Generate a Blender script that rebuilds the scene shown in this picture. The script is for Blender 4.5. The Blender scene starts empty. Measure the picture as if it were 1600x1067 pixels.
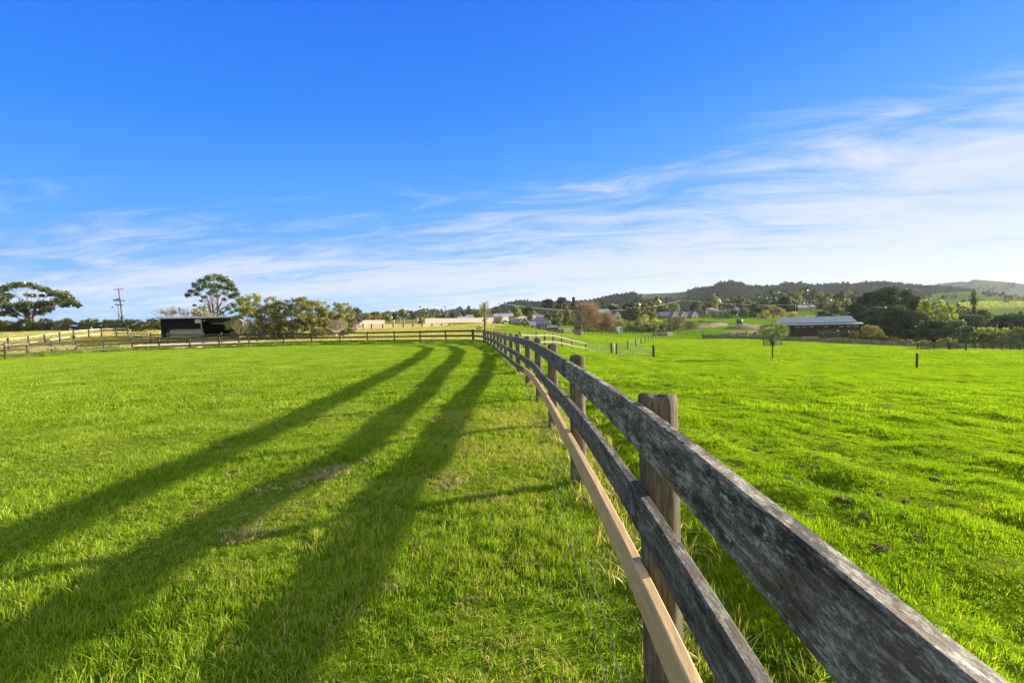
import bpy, math, random
import numpy as np
from mathutils import Vector, Matrix, Euler

# ------------------------------------------------------------------ camera, sky, sun, exposure
SC = bpy.context.scene
C = SC.collection
CAM_Z = 1.58
PITCH = math.radians(2.21)
ROLL = math.radians(1.44)
FPX = 711.1
camd = bpy.data.cameras.new("camera")
cam = bpy.data.objects.new("camera", camd)
C.objects.link(cam)
camd.sensor_width = 36.0
camd.lens = 16.0
camd.clip_start = 0.05
camd.clip_end = 20000.0
CAMR = Matrix.Rotation(math.radians(90) - PITCH, 3, 'X') @ Matrix.Rotation(-ROLL, 3, 'Z')
cam.matrix_world = Matrix.Translation((0, 0, CAM_Z)) @ CAMR.to_4x4()
SC.camera = cam

SUN_AZ = math.radians(69.0)      # clockwise from the view direction (+Y) towards +X
SUN_EL = math.radians(13.3)
sd = bpy.data.lights.new("sun", 'SUN')
sd.energy = 4.6
sd.angle = math.radians(0.9)
sd.color = (1.0, 0.89, 0.70)
so = bpy.data.objects.new("sun", sd)
C.objects.link(so)
tosun = Vector((math.sin(SUN_AZ) * math.cos(SUN_EL), math.cos(SUN_AZ) * math.cos(SUN_EL), math.sin(SUN_EL)))
so.rotation_euler = (-tosun).to_track_quat('-Z', 'Y').to_euler()
so.location = (30, 20, 40)

SC.view_settings.view_transform = 'Standard'
SC.view_settings.look = 'None'
SC.view_settings.exposure = 1.90
SC.view_settings.gamma = 1.0
SC.cycles.max_bounces = 8
SC.cycles.diffuse_bounces = 5
SC.cycles.glossy_bounces = 2
SC.cycles.transmission_bounces = 4
SC.cycles.transparent_max_bounces = 8
SC.cycles.sample_clamp_indirect = 6.0
SC.cycles.caustics_reflective = False
SC.cycles.caustics_refractive = False


def N(nt, kind, loc=None, **kw):
    n = nt.nodes.new(kind)
    for k, v in kw.items():
        if k.startswith('_'):
            setattr(n, k[1:], v)
        else:
            key = k.replace('__', ' ')
            n.inputs[int(key[1:]) if key[0] == 'i' and key[1:].isdigit() else key].default_value = v
    return n


def ramp(nt, stops, interp='LINEAR'):
    r = nt.nodes.new('ShaderNodeValToRGB')
    r.color_ramp.interpolation = interp
    e = r.color_ramp.elements
    while len(e) < len(stops):
        e.new(0.5)
    for i, (p, c) in enumerate(stops):
        e[i].position = p
        e[i].color = (c, c, c, 1) if isinstance(c, (int, float)) else (c[0], c[1], c[2], 1)
    return r


def math_(nt, op, a=None, b=None, c=None, clamp=False):
    m = nt.nodes.new('ShaderNodeMath')
    m.operation = op
    m.use_clamp = clamp
    for i, v in enumerate((a, b, c)):
        if v is None:
            continue
        if isinstance(v, (int, float)):
            m.inputs[i].default_value = v
        else:
            nt.links.new(v, m.inputs[i])
    return m.outputs[0]


def mixc(nt, fac, a, b, mode='MIX'):
    m = nt.nodes.new('ShaderNodeMix')
    m.data_type = 'RGBA'
    m.blend_type = mode
    m.clamp_factor = True
    for sock, v in ((m.inputs[0], fac), (m.inputs[6], a), (m.inputs[7], b)):
        if isinstance(v, (int, float)):
            sock.default_value = v
        elif isinstance(v, tuple):
            sock.default_value = (v[0], v[1], v[2], 1)
        else:
            nt.links.new(v, sock)
    return m.outputs[2]


def build_world():
    w = bpy.data.worlds.new("World")
    SC.world = w
    w.use_nodes = True
    nt = w.node_tree
    nt.nodes.clear()
    L = nt.links.new
    out = nt.nodes.new('ShaderNodeOutputWorld')
    bg = nt.nodes.new('ShaderNodeBackground')
    bg.inputs['Strength'].default_value = 0.078
    L(bg.outputs[0], out.inputs[0])
    sky = nt.nodes.new('ShaderNodeTexSky')
    sky.sky_type = 'NISHITA'
    sky.sun_disc = False
    sky.sun_elevation = SUN_EL
    sky.sun_rotation = SUN_AZ
    sky.altitude = 50
    sky.air_density = 1.0
    sky.dust_density = 0.3
    sky.ozone_density = 2.2
    hs = nt.nodes.new('ShaderNodeHueSaturation')
    hs.inputs['Saturation'].default_value = 1.22
    hs.inputs['Value'].default_value = SKY_GAIN
    L(sky.outputs[0], hs.inputs['Color'])
    # keep the sky's hue but even out its brightness towards the sun, as the photograph's exposure does
    sb = nt.nodes.new('ShaderNodeSeparateColor')
    L(hs.outputs[0], sb.inputs[0])
    gain = math_(nt, 'DIVIDE', SKY_B, math_(nt, 'ADD', sb.outputs[2], SKY_A))
    vs = nt.nodes.new('ShaderNodeVectorMath'); vs.operation = 'SCALE'
    L(hs.outputs[0], vs.inputs[0]); L(gain, vs.inputs['Scale'])
    skyc = mixc(nt, 1.0, vs.outputs[0], SKY_TINT, 'MULTIPLY')
    tc0 = nt.nodes.new('ShaderNodeTexCoord')
    sp0 = nt.nodes.new('ShaderNodeSeparateXYZ'); L(tc0.outputs['Generated'], sp0.inputs[0])
    deep = ramp(nt, [(0.0, (0.38, 0.66, 1.0)), (0.12, (0.20, 0.50, 1.0)), (0.27, (0.072, 0.365, 1.0)), (0.42, (0.012, 0.245, 0.98)), (0.60, (0.002, 0.155, 0.90))])
    L(math_(nt, 'ADD', sp0.outputs[2], math_(nt, 'MULTIPLY', sp0.outputs[0], -0.09)), deep.inputs[0])
    dv = nt.nodes.new('ShaderNodeVectorMath'); dv.operation = 'SCALE'; dv.inputs['Scale'].default_value = 3.55
    L(deep.outputs[0], dv.inputs[0])
    skyc = mixc(nt, 0.96, skyc, dv.outputs[0])
    # thin high cloud drawn out along the wind
    tc = nt.nodes.new('ShaderNodeTexCoord')
    sep = nt.nodes.new('ShaderNodeSeparateXYZ')
    L(tc.outputs['Generated'], sep.inputs[0])
    X, Y, Z = sep.outputs
    zz = math_(nt, 'ADD', math_(nt, 'MAXIMUM', Z, 0.0), 0.085)
    qx = math_(nt, 'DIVIDE', X, zz)
    qy = math_(nt, 'DIVIDE', Y, zz)
    a = math.radians(-79)
    da, db = (math.sin(a), math.cos(a)), (math.cos(a), -math.sin(a))
    al = math_(nt, 'ADD', math_(nt, 'MULTIPLY', qx, da[0]), math_(nt, 'MULTIPLY', qy, da[1]))
    ac = math_(nt, 'ADD', math_(nt, 'MULTIPLY', qx, db[0]), math_(nt, 'MULTIPLY', qy, db[1]))

    def cloud(sa, sc, scale, detail, rough, dist, off):
        cmb = nt.nodes.new('ShaderNodeCombineXYZ')
        L(math_(nt, 'MULTIPLY', al, sa), cmb.inputs[0])
        L(math_(nt, 'MULTIPLY', ac, sc), cmb.inputs[1])
        cmb.inputs[2].default_value = off
        n = N(nt, 'ShaderNodeTexNoise', Scale=scale, Detail=detail, Roughness=rough, Distortion=dist)
        L(cmb.outputs[0], n.inputs['Vector'])
        return n.outputs[0]
    n1 = cloud(0.09, 0.62, 1.0, 8, 0.60, 0.6, 3.1)       # long wisps
    n2 = cloud(0.6, 1.5, 2.0, 10, 0.68, 0.8, 7.7)       # ripples in them
    n3 = cloud(0.05, 0.30, 1.0, 3, 0.5, 0.3, 5.3)       # broad coverage
    # more cloud low down and to the right
    side = math_(nt, 'MAXIMUM', math_(nt, 'ADD', X, 0.0), -0.12)
    el = math_(nt, 'ADD', Z, math_(nt, 'MULTIPLY', side, -0.17))
    cov = nt.nodes.new('ShaderNodeMapRange')
    L(el, cov.inputs[0])
    cov.inputs[1].default_value = 0.325
    cov.inputs[2].default_value = 0.0
    cov.inputs[3].default_value = -0.62
    cov.inputs[4].default_value = 0.92
    c_ = lambda n, k: math_(nt, 'MULTIPLY', math_(nt, 'SUBTRACT', n, 0.5), k)
    s = math_(nt, 'ADD', c_(n1, 2.7), c_(n2, 2.6))
    s = math_(nt, 'ADD', s, c_(n3, 2.2))
    s = math_(nt, 'ADD', s, cov.outputs[0])
    lo = nt.nodes.new('ShaderNodeMapRange'); lo.interpolation_type = 'SMOOTHSTEP'
    L(Z, lo.inputs[0]); lo.inputs[1].default_value = 0.13; lo.inputs[2].default_value = 0.02; lo.inputs[3].default_value = 0.0; lo.inputs[4].default_value = 0.6
    lf = nt.nodes.new('ShaderNodeMapRange'); lf.interpolation_type = 'SMOOTHSTEP'
    L(X, lf.inputs[0]); lf.inputs[1].default_value = -0.1; lf.inputs[2].default_value = -0.4; lf.inputs[3].default_value = 0.0; lf.inputs[4].default_value = 1.0
    s = math_(nt, 'SUBTRACT', s, math_(nt, 'MULTIPLY', lo.outputs[0], lf.outputs[0]))
    # unseen bright cloud added behind and above the camera to fill the shade
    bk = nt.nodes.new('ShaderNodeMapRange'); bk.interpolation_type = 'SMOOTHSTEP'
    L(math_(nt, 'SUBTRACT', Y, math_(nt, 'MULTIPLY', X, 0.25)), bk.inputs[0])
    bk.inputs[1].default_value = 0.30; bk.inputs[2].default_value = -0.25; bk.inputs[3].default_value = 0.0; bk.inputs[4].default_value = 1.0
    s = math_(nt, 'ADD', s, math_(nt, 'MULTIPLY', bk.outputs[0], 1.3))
    m = nt.nodes.new('ShaderNodeMapRange')
    m.interpolation_type = 'SMOOTHSTEP'
    L(s, m.inputs[0])
    m.inputs[1].default_value = -0.42
    m.inputs[2].default_value = 0.9
    m.inputs[3].default_value = 0.0
    m.inputs[4].default_value = 0.92
    cl = mixc(nt, bk.outputs[0], CLOUD_COL, CLOUD_FILL)
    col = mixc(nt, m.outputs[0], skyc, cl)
    L(col, bg.inputs['Color'])
    return w


SKY_GAIN = 1.0
SKY_TINT = (0.66, 0.86, 1.08)
SKY_A = 0.8
SKY_B = 3.7
CLOUD_COL = (2.5, 2.72, 3.2)
CLOUD_FILL = (5.0, 5.4, 4.9)  # colour of the unseen cloud added as fill
build_world()

# ------------------------------------------------------------------ helpers


def P(u, v, d):
    """the world point seen at photo pixel (u, v) at d metres ahead"""
    r = CAMR @ Vector(((u - 800.0) / FPX, -(v - 533.5) / FPX, -1.0))
    t = d / r.y
    return Vector((r.x * t, r.y * t, CAM_Z + r.z * t))


_rt = np.random.RandomState(5).rand(256, 256)


def vn(x, y):
    x = np.asarray(x, float); y = np.asarray(y, float)
    xi = np.floor(x).astype(int); yi = np.floor(y).astype(int)
    fx = x - xi; fy = y - yi
    fx = fx * fx * (3 - 2 * fx); fy = fy * fy * (3 - 2 * fy)
    a = _rt[xi & 255, yi & 255]; b = _rt[(xi + 1) & 255, yi & 255]
    c = _rt[xi & 255, (yi + 1) & 255]; d = _rt[(xi + 1) & 255, (yi + 1) & 255]
    return (a * (1 - fx) + b * fx) * (1 - fy) + (c * (1 - fx) + d * fx) * fy


def fbm(x, y, o=4, g=0.5):
    s = 0; a = 1; t = 0
    for i in range(o):
        s = s + a * vn(x * 2 ** i + 17.3 * i, y * 2 ** i + 5.1 * i); t += a; a *= g
    return s / t


def sstep(a, b, x):
    t = np.clip((x - a) / (b - a), 0, 1)
    return t * t * (3 - 2 * t)


# ground heights: (photo u, v, metres ahead) of points read off the photograph, plus plain world points
CTRL_UV = [
    (1020, 557, 50), (958, 554, 50), (916, 550, 52), (980, 546, 60), (1006, 534, 95), (1030, 525, 150),
    (1206, 562, 45), (1433, 575, 37), (1250, 534, 100), (1600, 549, 80), (1400, 540.5, 90), (1120, 527, 130),
    (900, 520, 150), (850, 519, 140), (1030, 520, 165), (800, 511, 95), (800, 508, 130),
    (1300, 528, 122), (1380, 531, 150), (1500, 534, 140), (1600, 541, 125), (1550, 522, 220), (1600, 505, 330),
    (1160, 512, 170), (1150, 503, 200), (1100, 497.5, 250), (1050, 497, 250), (1220, 500, 230), (1000, 509, 200),
    (930, 512, 190), (850, 512, 170), (800, 509, 160), (1180, 490, 330), (1250, 488, 330), (1350, 488, 360), (1500, 489, 420),
    (100, 517.5, 90), (0, 520, 90), (200, 518, 92), (250, 516, 95), (60, 527, 60), (300, 530, 58), (380, 528, 60), (180, 529, 56),
    (450, 525, 62), (520, 521, 75), (600, 511, 110), (700, 511, 110), (650, 505, 150), (740, 504.5, 150), (580, 506, 145),
    (760, 500, 230), (650, 501, 260), (480, 510, 150), (400, 512, 150), (300, 512, 150), (560, 502, 220),
    (1560, 487, 480), (1600, 472, 700), (1520, 473, 700), (1100, 487, 420), (950, 496, 420), (850, 497, 420), (650, 499, 500), (300, 513, 500), (0, 522, 500),
]
CTRL_XYZ = [(x, y, 0.0) for x in (-60, -45, -30, -15, -5, 0.6) for y in (-40, -20, -8, 0, 5, 10, 18, 26, 34, 42) if not (y > 30 and x < -50)]
CTRL_XYZ += [(3, 5, -0.12), (3, 1.5, -0.12), (3, 10, -0.18), (3, 18, -0.35), (3, 28, -0.9), (8, 0, -0.55), (8, 8, -0.6), (16, 4, -1.2), (30, 5, -2.3), (50, 10, -3.6),
             (90, 20, -5.2), (20, 20, -1.8), (10, 20, -0.9), (10, -20, -0.6), (40, -30, -2.2), (90, -40, -4), (-40, -90, 0), (40, -120, -1),
             (150, 60, -7), (300, 100, -8), (-150, 60, 2), (-300, 50, 2), (-150, -60, 1), (150, -100, -4), (0, -300, 0),
             (600, 300, 5), (-600, 300, 1), (0, -900, 0), (900, -300, 0), (-900, -300, 0), (-2.5, 35.5, -0.02), (-2.5, 45, -0.12), (5, 70, -1.9), (0, 50, -0.5)]
for _a in range(0, 360, 20):
    CTRL_XYZ.append((3000 * math.sin(math.radians(_a)), 3000 * math.cos(math.radians(_a)), -2.0))
    CTRL_XYZ.append((7000 * math.sin(math.radians(_a)), 7000 * math.cos(math.radians(_a)), -10.0))


def _warp(x, y):
    r = np.sqrt(x * x + y * y) + 1e-6
    k = np.log1p(r / 18.0) / r
    return x * k, y * k


_cp = np.array([tuple(P(*c)) for c in CTRL_UV] + CTRL_XYZ, float)
_cx, _cy = _warp(_cp[:, 0], _cp[:, 1])


def _tk(r2):
    return r2 * np.log(r2 + 1e-9)


def _solve():
    n = len(_cp)
    K = _tk((_cx[:, None] - _cx[None]) ** 2 + (_cy[:, None] - _cy[None]) ** 2) + np.eye(n) * 0.004
    Q = np.c_[np.ones(n), _cx, _cy]
    A = np.zeros((n + 3, n + 3)); A[:n, :n] = K; A[:n, n:] = Q; A[n:, :n] = Q.T
    return np.linalg.solve(A, np.r_[_cp[:, 2], 0, 0, 0])


_cw = _solve()


def H0(x, y):
    x = np.atleast_1d(np.asarray(x, float)); y = np.atleast_1d(np.asarray(y, float))
    sh = np.broadcast(x, y).shape
    x = np.broadcast_to(x, sh).ravel(); y = np.broadcast_to(y, sh).ravel()
    out = np.empty(x.size)
    for s in range(0, x.size, 20000):
        wx, wy = _warp(x[s:s + 20000], y[s:s + 20000])
        K = _tk((wx[:, None] - _cx[None]) ** 2 + (wy[:, None] - _cy[None]) ** 2)
        out[s:s + 20000] = K @ _cw[:-3] + _cw[-3] + _cw[-2] * wx + _cw[-1] * wy
    return out.reshape(sh)


FENCE_XY = [(0.53, -5.8), (0.535, -3.25), (0.555, -0.67), (0.61, 1.88), (0.61, 4.35), (0.60, 6.87), (0.54, 9.28), (0.40, 11.6), (0.19, 14.1), (-0.035, 16.65), (-0.27, 19.2),
            (-0.51, 21.8), (-0.75, 24.4), (-1.03, 26.9), (-1.35, 29.4), (-1.68, 31.9), (-1.98, 34.4)]


def fence_x(y):
    return np.interp(y, [p[1] for p in FENCE_XY], [p[0] for p in FENCE_XY])


def rightside(x, y):
    """1 in the grazed field on the right of the fence, 0 in the paddock"""
    return sstep(-0.05, 0.25, np.asarray(x) - fence_x(np.asarray(y)))


def bumps(x, y):
    r = np.sqrt(x * x + y * y)
    R = sstep(0.2, 1.6, x - fence_x(y)) * (1 - sstep(120, 160, r))
    b = 0.13 * (fbm(x * 0.55 + 9, y * 1.3, 3) - 0.5) + 0.17 * (fbm(x * 1.9, y * 2.9 + 4, 3) - 0.5) * (1 - sstep(22, 60, r))
    left = 0.035 * (fbm(x * 0.8, y * 0.8 + 3, 3) - 0.5) * (1 - sstep(30, 60, r))
    bank = 0.10 * np.exp(-((x - fence_x(y) - 0.95) / 0.3) ** 2) * (y < 30)        # lip of turf outside the fence
    dip = -0.05 * np.exp(-((x - fence_x(y) - 0.35) / 0.35) ** 2) * (y < 30)
    return b * R + left * (1 - R) + bank + dip


def H(x, y):
    x = np.asarray(x, float); y = np.asarray(y, float)
    return H0(x, y) + bumps(x, y)


def h(x, y):
    return float(H0(x, y).ravel()[0])


def G(u, d, v=505.0):
    """ground point below photo column u at d metres ahead"""
    p = P(u, v, d)
    return Vector((p.x, p.y, h(p.x, p.y)))


class MB:
    def __init__(s):
        s.v = []; s.f = []; s.uv = []; s.has_uv = False

    def face(s, idx, uv=None):
        s.f.append(tuple(idx)); s.uv.append(uv)
        if uv: s.has_uv = True

    def box(s, c, size, rz=0.0, rx=0.0, ry=0.0):
        m = Matrix.Translation(Vector(c)) @ Euler((rx, ry, rz)).to_matrix().to_4x4()
        b = len(s.v)
        for z in (-.5, .5):
            for y in (-.5, .5):
                for x in (-.5, .5):
                    s.v.append(m @ Vector((x * size[0], y * size[1], z * size[2])))
        for q in ((0, 2, 3, 1), (4, 5, 7, 6), (0, 1, 5, 4), (2, 6, 7, 3), (0, 4, 6, 2), (1, 3, 7, 5)):
            s.face([b + i for i in q])
        return s

    def beam(s, a, b, w, hgt):
        """box from a to b, w wide, hgt high"""
        a, b = Vector(a), Vector(b)
        d = (b - a).normalized()
        side = d.cross(Vector((0, 0, 1)))
        if side.length < 1e-4: side = Vector((1, 0, 0))
        side.normalize(); up = side.cross(d).normalized()
        k = len(s.v)
        for p in (a, b):
            for i, j in ((-1, -1), (1, -1), (1, 1), (-1, 1)):
                s.v.append(p + side * (i * w / 2) + up * (j * hgt / 2))
        for q in ((0, 1, 2, 3), (7, 6, 5, 4), (0, 4, 5, 1), (1, 5, 6, 2), (2, 6, 7, 3), (3, 7, 4, 0)):
            s.face([k + i for i in q])
        return s

    def tube(s, pts, rad, sides=6, cap=True):
        pts = [Vector(p) for p in pts]
        if isinstance(rad, (int, float)): rad = [rad] * len(pts)
        k = len(s.v); n = len(pts); ref = None
        for i, p in enumerate(pts):
            d = (pts[min(i + 1, n - 1)] - pts[max(i - 1, 0)])
            d = d.normalized() if d.length > 1e-9 else Vector((0, 0, 1))
            if ref is None: ref = Vector((1, 0, 0)) if abs(d.x) < .8 else Vector((0, 1, 0))
            a = d.cross(ref)
            if a.length < 1e-4: a = d.cross(Vector((0, 1, 0.3)))
            a.normalize(); b = d.cross(a)
            ref = -d.cross(a).cross(a) if False else ref
            for j in range(sides):
                t = 2 * math.pi * j / sides
                s.v.append(p + (a * math.cos(t) + b * math.sin(t)) * rad[i])
        for i in range(n - 1):
            for j in range(sides):
                j2 = (j + 1) % sides
                s.face((k + i * sides + j, k + i * sides + j2, k + (i + 1) * sides + j2, k + (i + 1) * sides + j))
        if cap:
            s.face([k + j for j in range(sides)][::-1])
            s.face([k + (n - 1) * sides + j for j in range(sides)])
        return s

    def lathe(s, c, prof, sides=16):
        k = len(s.v); c = Vector(c)
        for r, z in prof:
            for j in range(sides):
                t = 2 * math.pi * j / sides
                s.v.append(c + Vector((r * math.cos(t), r * math.sin(t), z)))
        for i in range(len(prof) - 1):
            for j in range(sides):
                j2 = (j + 1) % sides
                s.face((k + i * sides + j, k + i * sides + j2, k + (i + 1) * sides + j2, k + (i + 1) * sides + j))
        s.face([k + j for j in range(sides)][::-1]); s.face([k + (len(prof) - 1) * sides + j for j in range(sides)])
        return s

    def poly(s, pts):
        k = len(s.v); s.v += [Vector(p) for p in pts]; s.face(range(k, k + len(pts))); return s

    def prism(s, pts, dv):
        """closed prism: polygon pts swept by vector dv"""
        k = len(s.v); n = len(pts); dv = Vector(dv)
        s.v += [Vector(p) for p in pts] + [Vector(p) + dv for p in pts]
        s.face(list(range(k, k + n))[::-1]); s.face(range(k + n, k + 2 * n))
        for i in range(n):
            j = (i + 1) % n
            s.face((k + i, k + j, k + n + j, k + n + i))
        return s

    def build(s, name, mat, root=None, smooth=False, world=True):
        me = bpy.data.meshes.new(name)
        o0 = Vector((0, 0, 0))
        if root is not None and world: o0 = WLOC[root.name]
        me.from_pydata([tuple(v - o0) for v in s.v], [], s.f)
        if s.has_uv:
            uvl = me.uv_layers.new(name='UVMap')
            i = 0
            for fc, uv in zip(s.f, s.uv):
                for k in range(len(fc)):
                    uvl.data[i].uv = uv[k] if uv else (0, 0)
                    i += 1
        me.materials.append(mat)
        if smooth: me.polygons.foreach_set('use_smooth', [True] * len(me.polygons))
        me.update()
        o = bpy.data.objects.new(name, me)
        C.objects.link(o)
        if root is not None:
            o.parent = root
            WLOC[o.name] = o0
        return o


WLOC = {}


def tag(o, label=None, cat=None, group=None, kind=None):
    if label: o['label'] = label
    if cat: o['category'] = cat
    if group: o['group'] = group
    if kind: o['kind'] = kind
    return o


def thing(name, loc, label, cat, group=None):
    o = bpy.data.objects.new(name, None)
    C.objects.link(o)
    o.empty_display_size = 0.3
    o.location = loc
    WLOC[o.name] = Vector(loc)
    return tag(o, label, cat, group)


def single(mb, name, mat, loc, label, cat, group=None, smooth=False):
    """a thing that is one mesh, its origin at its base"""
    loc = Vector(loc)
    mb.v = [v - loc for v in mb.v]
    o = mb.build(name, mat, smooth=smooth)
    o.location = loc
    return tag(o, label, cat, group)


def copy_tree(o, parent=None, loc=None, rz=None, scale=None, label=None):
    c = o.copy()
    C.objects.link(c)
    c.parent = parent
    if loc is not None: c.location = loc
    if rz is not None: c.rotation_euler = (0, 0, rz)
    if scale is not None: c.scale = scale
    if label: c['label'] = label
    for ch in list(o.children):
        copy_tree(ch, c)
    return c


def npmesh(name, verts, faces, mat, attrs=None, smooth=False, quad=True):
    """fast mesh from arrays; faces is an (n,3) or (n,4) array"""
    me = bpy.data.meshes.new(name)
    nv, nf, k = len(verts), len(faces), faces.shape[1]
    me.vertices.add(nv); me.vertices.foreach_set('co', np.ascontiguousarray(verts, dtype=np.float32).ravel())
    me.loops.add(nf * k); me.loops.foreach_set('vertex_index', np.ascontiguousarray(faces, dtype=np.int32).ravel())
    me.polygons.add(nf); me.polygons.foreach_set('loop_start', np.arange(0, nf * k, k, dtype=np.int32))
    me.polygons.foreach_set('loop_total', np.full(nf, k, dtype=np.int32))
    if smooth: me.polygons.foreach_set('use_smooth', np.ones(nf, dtype=bool))
    for an, (typ, dom, data) in (attrs or {}).items():
        at = me.attributes.new(an, typ, dom)
        at.data.foreach_set({'FLOAT': 'value', 'INT': 'value', 'FLOAT_VECTOR': 'vector', 'FLOAT_COLOR': 'color'}[typ], np.ascontiguousarray(data).ravel())
    if mat: me.materials.append(mat)
    me.update(calc_edges=True)
    return me


def mat_new(name):
    m = bpy.data.materials.new(name)
    m.use_nodes = True
    nt = m.node_tree
    nt.nodes.clear()
    out = nt.nodes.new('ShaderNodeOutputMaterial')
    return m, nt, out


def simple(name, c1, c2=None, scale=3.0, rough=0.7, bump=0.0, bscale=30.0, stretch=(1, 1, 1), metal=0.0, spec=0.5, detail=5, contrast=(0.35, 0.65)):
    """principled surface whose colour wanders between c1 and c2"""
    m, nt, out = mat_new(name)
    L = nt.links.new
    b = N(nt, 'ShaderNodeBsdfPrincipled', Roughness=rough, Metallic=metal)
    b.inputs['Specular IOR Level'].default_value = spec
    L(b.outputs[0], out.inputs[0])
    tc = nt.nodes.new('ShaderNodeTexCoord')
    mp = nt.nodes.new('ShaderNodeMapping'); mp.inputs['Scale'].default_value = stretch
    L(tc.outputs['Object'], mp.inputs[0])
    if c2 is None: c2 = tuple(x * 0.75 for x in c1)
    n = N(nt, 'ShaderNodeTexNoise', Scale=scale, Detail=detail, Roughness=0.6)
    L(mp.outputs[0], n.inputs['Vector'])
    r = ramp(nt, [(contrast[0], c1), (contrast[1], c2)])
    L(n.outputs[0], r.inputs[0]); L(r.outputs[0], b.inputs['Base Color'])
    if bump:
        n2 = N(nt, 'ShaderNodeTexNoise', Scale=bscale, Detail=4)
        L(mp.outputs[0], n2.inputs['Vector'])
        bp = N(nt, 'ShaderNodeBump', Strength=bump, Distance=0.02)
        L(n2.outputs[0], bp.inputs['Height']); L(bp.outputs[0], b.inputs['Normal'])
    return m


def leafmat(name, c1, c2, trans=0.4, dry=None, wscale=0.0, gloss=0.06, through=(1.05, 1.2, 0.4)):
    """leaves or blades: 'tint' (0..1) on the mesh runs from c1 to c2, light comes through"""
    m, nt, out = mat_new(name)
    L = nt.links.new
    at = nt.nodes.new('ShaderNodeAttribute'); at.attribute_name = 'tint'
    stops = [(0.0, c1), (0.8, c2), (1.0, dry or tuple(x * 1.25 for x in c2))]
    r = ramp(nt, stops)
    fac = at.outputs['Fac']
    if wscale:
        g = nt.nodes.new('ShaderNodeNewGeometry')
        n = N(nt, 'ShaderNodeTexNoise', Scale=wscale, Detail=4, Roughness=0.65)
        L(g.outputs['Position'], n.inputs['Vector'])
        fac = math_(nt, 'ADD', fac, math_(nt, 'MULTIPLY', math_(nt, 'SUBTRACT', n.outputs[0], 0.5), 1.3), clamp=True)
    L(fac, r.inputs[0])
    col = r.outputs[0]
    oi = nt.nodes.new('ShaderNodeObjectInfo')
    hs = nt.nodes.new('ShaderNodeHueSaturation')
    L(math_(nt, 'ADD', math_(nt, 'MULTIPLY', oi.outputs['Random'], 0.3), 0.85), hs.inputs['Value'])
    L(col, hs.inputs['Color']); col = hs.outputs[0]
    d = nt.nodes.new('ShaderNodeBsdfDiffuse'); t = nt.nodes.new('ShaderNodeBsdfTranslucent')
    L(col, d.inputs[0])
    tcol = mixc(nt, 1.0, col, through, 'MULTIPLY')
    L(tcol, t.inputs[0])
    mx = nt.nodes.new('ShaderNodeMixShader'); mx.inputs[0].default_value = trans
    L(d.outputs[0], mx.inputs[1]); L(t.outputs[0], mx.inputs[2])
    sh = mx.outputs[0]
    if gloss:
        gl = nt.nodes.new('ShaderNodeBsdfGlossy'); gl.inputs['Roughness'].default_value = 0.45
        m2 = nt.nodes.new('ShaderNodeMixShader'); m2.inputs[0].default_value = gloss
        L(sh, m2.inputs[1]); L(gl.outputs[0], m2.inputs[2]); sh = m2.outputs[0]
    L(sh, out.inputs[0])
    return m

# ------------------------------------------------------------------ the ground, one sheet to the horizon


def ground_material():
    m, nt, out = mat_new('pasture_ground')
    L = nt.links.new
    b = N(nt, 'ShaderNodeBsdfPrincipled', Roughness=0.95)
    b.inputs['Specular IOR Level'].default_value = 0.0
    L(b.outputs[0], out.inputs[0])
    g = nt.nodes.new('ShaderNodeNewGeometry')
    at = nt.nodes.new('ShaderNodeAttribute'); at.attribute_name = 'cover'
    n1 = N(nt, 'ShaderNodeTexNoise', Scale=0.35, Detail=6, Roughness=0.65)
    n2 = N(nt, 'ShaderNodeTexNoise', Scale=22.0, Detail=7, Roughness=0.75)
    n3 = N(nt, 'ShaderNodeTexNoise', Scale=2.2, Detail=5, Roughness=0.7)
    for n in (n1, n2, n3): L(g.outputs['Position'], n.inputs['Vector'])
    r1 = ramp(nt, [(0.3, 0.70), (0.7, 1.3)]); L(n1.outputs[0], r1.inputs[0])
    r2 = ramp(nt, [(0.35, 0.35), (0.65, 1.35)]); L(n2.outputs[0], r2.inputs[0])
    c = mixc(nt, 1.0, at.outputs['Color'], r1.outputs[0], 'MULTIPLY')
    c = mixc(nt, 1.0, c, r2.outputs[0], 'MULTIPLY')
    r3 = ramp(nt, [(0.50, 0.0), (0.72, 0.55)]); L(n3.outputs[0], r3.inputs[0])
    c = mixc(nt, r3.outputs[0], c, (0.13, 0.09, 0.03))
    L(c, b.inputs['Base Color'])
    n4 = N(nt, 'ShaderNodeTexNoise', Scale=30.0, Detail=6, Roughness=0.7)
    L(g.outputs['Position'], n4.inputs['Vector'])
    bp = N(nt, 'ShaderNodeBump', Strength=0.8, Distance=0.06)
    L(n4.outputs[0], bp.inputs['Height']); L(bp.outputs[0], b.inputs['Normal'])
    return m


def pix(x, y, z):
    """photo pixel of world points (for picking ground cover by place)"""
    Ri = np.array(CAMR.transposed())
    p = Ri @ np.vstack([x, y, z - CAM_Z])
    dd = np.maximum(-p[2], 1e-3)
    return 800 + FPX * p[0] / dd, 533.5 - FPX * p[1] / dd


def sand(x, y):
    w = 1.2 * (fbm(np.asarray(x) * .2, np.asarray(y) * .2, 3) - .5)
    return ((x > -39.5 + w) & (x < -27.5 + w) & (y > 44.2 + w) & (y < 53.5)).astype(float)


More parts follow.
